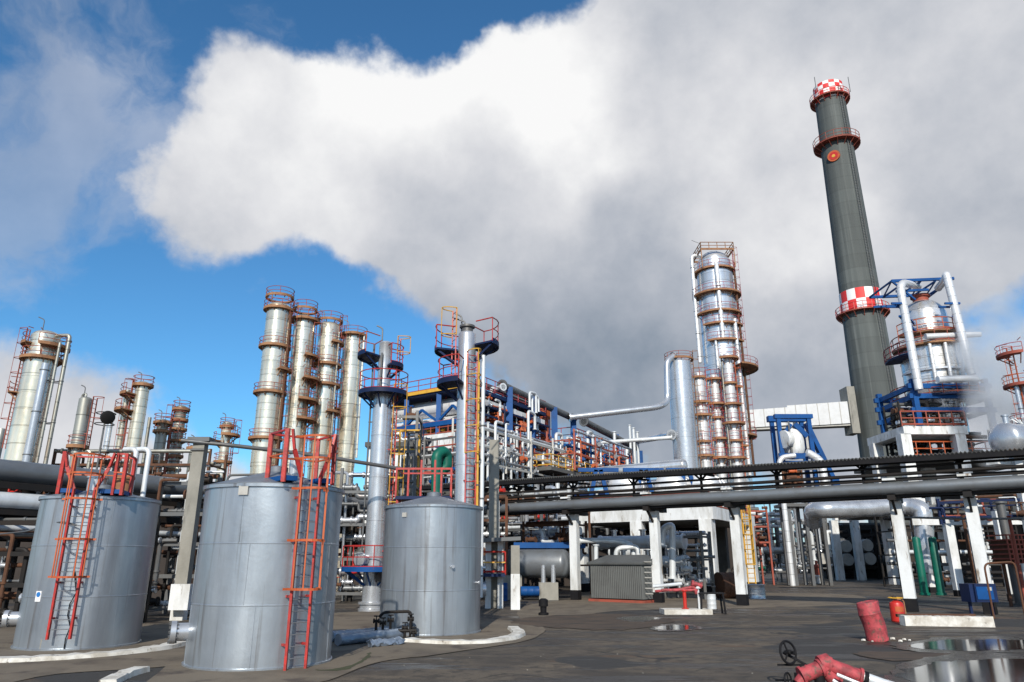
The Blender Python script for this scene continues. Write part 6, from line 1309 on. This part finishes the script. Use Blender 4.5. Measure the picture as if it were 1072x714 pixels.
# valve set beside the cone-roofed tank
vs_ = thing('valve_set', 'row of small black valves under a bent pipe at the foot of the cone-roofed tank', 'valves', G(420, 662))
Yq = 22.9; b = MB(); b.tube([P(397, 646, Yq), P(402, 641, Yq), P(430, 640, Yq), P(431, 664, Yq)], .045, 9, bend=.12); b.build('pipe', 'dark', vs_)
b = MB(); b.tube([P(392, 661, Yq-.2), P(436, 660, Yq-.2)], .05, 8); b.build('manifold_pipe', 'dark', vs_)
for (u, v) in ((394, 650), (401, 652), (409, 649), (424, 657), (430, 648), (433, 662)):
    p = Vector(P(u, v, Yq-.2)); b = MB(); b.tube([Vector((p.x, p.y, .05)), p], .04, 8); b.hlathe(p-Vector((.09, 0, 0)), p+Vector((1, 0, 0)), [(.07, 0), (.07, .03), (.04, .05), (.04, .13), (.07, .15), (.07, .18)], 10); b.sector((p.x, p.y), 0, .085, p.z+.12, p.z+.15, 0, 360, 12); b.tube([p, p+Vector((0, 0, .14))], .015, 6); b.build('valve', 'dark', vs_)
# wrapped pipes lying on the ground
b = MB()
def wrapped(label, p, q, r, seed):
    rnd = random.Random(seed); p, q = Vector(p), Vector(q); n = 30; b = MB(); b.tube([p.lerp(q, i/n) for i in range(n+1)], r, 22); b.v = [(x+rnd.uniform(-.012, .012), y+rnd.uniform(-.012, .012), z+rnd.uniform(-.012, .012)) for (x, y, z) in b.v]; return tag(b.build('pipe', 'wrap'), label, 'pipe', 'foil wrapped pipes lying on the ground')
g0 = G(357, 674); g1 = G(418, 669)
wrapped('long foil wrapped pipe lying on the ground, nearest the camera beside the middle tank', (G(349, 679)[0], 20.9, .17), (G(418, 670)[0], 22.9, .15), .15, 1)
wrapped('second foil wrapped pipe lying just behind the longest one on the ground', (G(352, 672)[0]-.1, 21.8, .17), (G(408, 666)[0], 23.6, .15), .14, 2)
rnd = random.Random(5); b = MB(); p, q = Vector((G(385, 679)[0], 20.6, .1)), Vector((G(420, 675)[0], 21.4, .1)); b.tube([p.lerp(q, i/14)+Vector((0, 0, .02*math.sin(i*2.1))) for i in range(15)], .13, 14); b.v = [(x+rnd.uniform(-.03, .03), y+rnd.uniform(-.03, .03), max(.02, z*.8+rnd.uniform(-.03, .03))) for (x, y, z) in b.v]
tag(b.build('insulation_foil', 'wrap', sharp=20), 'crumpled piece of foil insulation in front of the lying pipes', 'foil')
b = MB(); bx_ = G(362, 676); b.tube([(bx_[0]-.9, 21.2, .05), (bx_[0]-.9, 21.2, 1.1), (bx_[0]-1.4, 21.4, 1.1)], .03, 8, bend=.1); tag(b.build('pipe', 'dark'), 'thin dark upright pipe at the right foot of the middle tank', 'pipe')
# small dark stump on the wet ground
b = MB(); q = G(569, 644); b.lathe((q[0], q[1], 0), [(.22, 0), (.22, .1), (.13, .12), (.14, .35), (.2, .36), (.2, .62), (.1, .68)], 14); tag(b.build('stump', 'black'), 'small black hydrant stump on the rust stained ground', 'stump')
# litter and fragments
rnd = random.Random(12); b = MB()
for k in range(70):
    u, v = rnd.uniform(120, 1060), rnd.uniform(640, 712); q = G(u, v); s = rnd.uniform(.006, .022)
    b.hlathe((q[0], q[1], 0), (q[0]+.02, q[1]+.01, .1), [(s, 0), (s*.8, s*.5), (s*.2, s*.7)], 5)
o_ = b.build('gravel', 'concrete'); tag(o_, kind='stuff')
# steam drifting from the right hand units
def steam(name, c, s, dens, seed):
    b = MB(); b.hlathe((c[0]-s[0], c[1], c[2]), (c[0]+s[0], c[1], c[2]), [(.05*s[2], 0), (.7*s[2], .3*s[0]), (s[2], s[0]), (.7*s[2], 1.7*s[0]), (.05*s[2], 2*s[0])], 20)
    m = bpy.data.materials.new('steam_volume'); m.use_nodes = True; nt = m.node_tree; L = nt.links.new; nt.nodes.remove(nt.nodes['Principled BSDF'])
    v = N(nt, 'ShaderNodeVolumePrincipled'); v.inputs['Color'].default_value = (.93, .95, .97, 1); v.inputs['Anisotropy'].default_value = .2
    geo = N(nt, 'ShaderNodeNewGeometry'); sb = N(nt, 'ShaderNodeVectorMath', operation='SUBTRACT'); L(geo.outputs['Position'], sb.inputs[0]); sb.inputs[1].default_value = c
    dv = N(nt, 'ShaderNodeVectorMath', operation='DIVIDE'); L(sb.outputs[0], dv.inputs[0]); dv.inputs[1].default_value = s
    ln = N(nt, 'ShaderNodeVectorMath', operation='LENGTH'); L(dv.outputs[0], ln.inputs[0])
    nz = N(nt, 'ShaderNodeTexNoise'); nz.inputs['Scale'].default_value = .35; nz.inputs['Detail'].default_value = 5; L(geo.outputs['Position'], nz.inputs[0])
    a = N(nt, 'ShaderNodeMath', operation='SUBTRACT'); L(nz.outputs[0], a.inputs[0]); a.inputs[1].default_value = .12
    bq = N(nt, 'ShaderNodeMath', operation='MULTIPLY'); L(ln.outputs['Value'], bq.inputs[0]); bq.inputs[1].default_value = .42
    c2 = N(nt, 'ShaderNodeMath', operation='SUBTRACT'); L(a.outputs[0], c2.inputs[0]); L(bq.outputs[0], c2.inputs[1])
    d = N(nt, 'ShaderNodeMath', operation='MULTIPLY'); d.use_clamp = False; L(c2.outputs[0], d.inputs[0]); d.inputs[1].default_value = dens
    mxm = N(nt, 'ShaderNodeMath', operation='MAXIMUM'); L(d.outputs[0], mxm.inputs[0]); mxm.inputs[1].default_value = 0; L(mxm.outputs[0], v.inputs['Density'])
    L(v.outputs[0], nt.nodes['Material Output'].inputs['Volume'])
    o = b.build(name, m); tag(o, 'pale steam drifting beside the reactor tower', 'steam', kind='stuff'); del o['category']; return o
q = P(1040, 400, 66); steam('steam', (q[0], 64.0, q[2]-1.0), (5.0, 4.5, 10.5), 2.0, 1)
SC.cycles.volume_bounces = 3; SC.cycles.volume_step_rate = 2.0; SC.cycles.volume_max_steps = 128; SC.cycles.max_bounces = 8; SC.cycles.transparent_max_bounces = 12
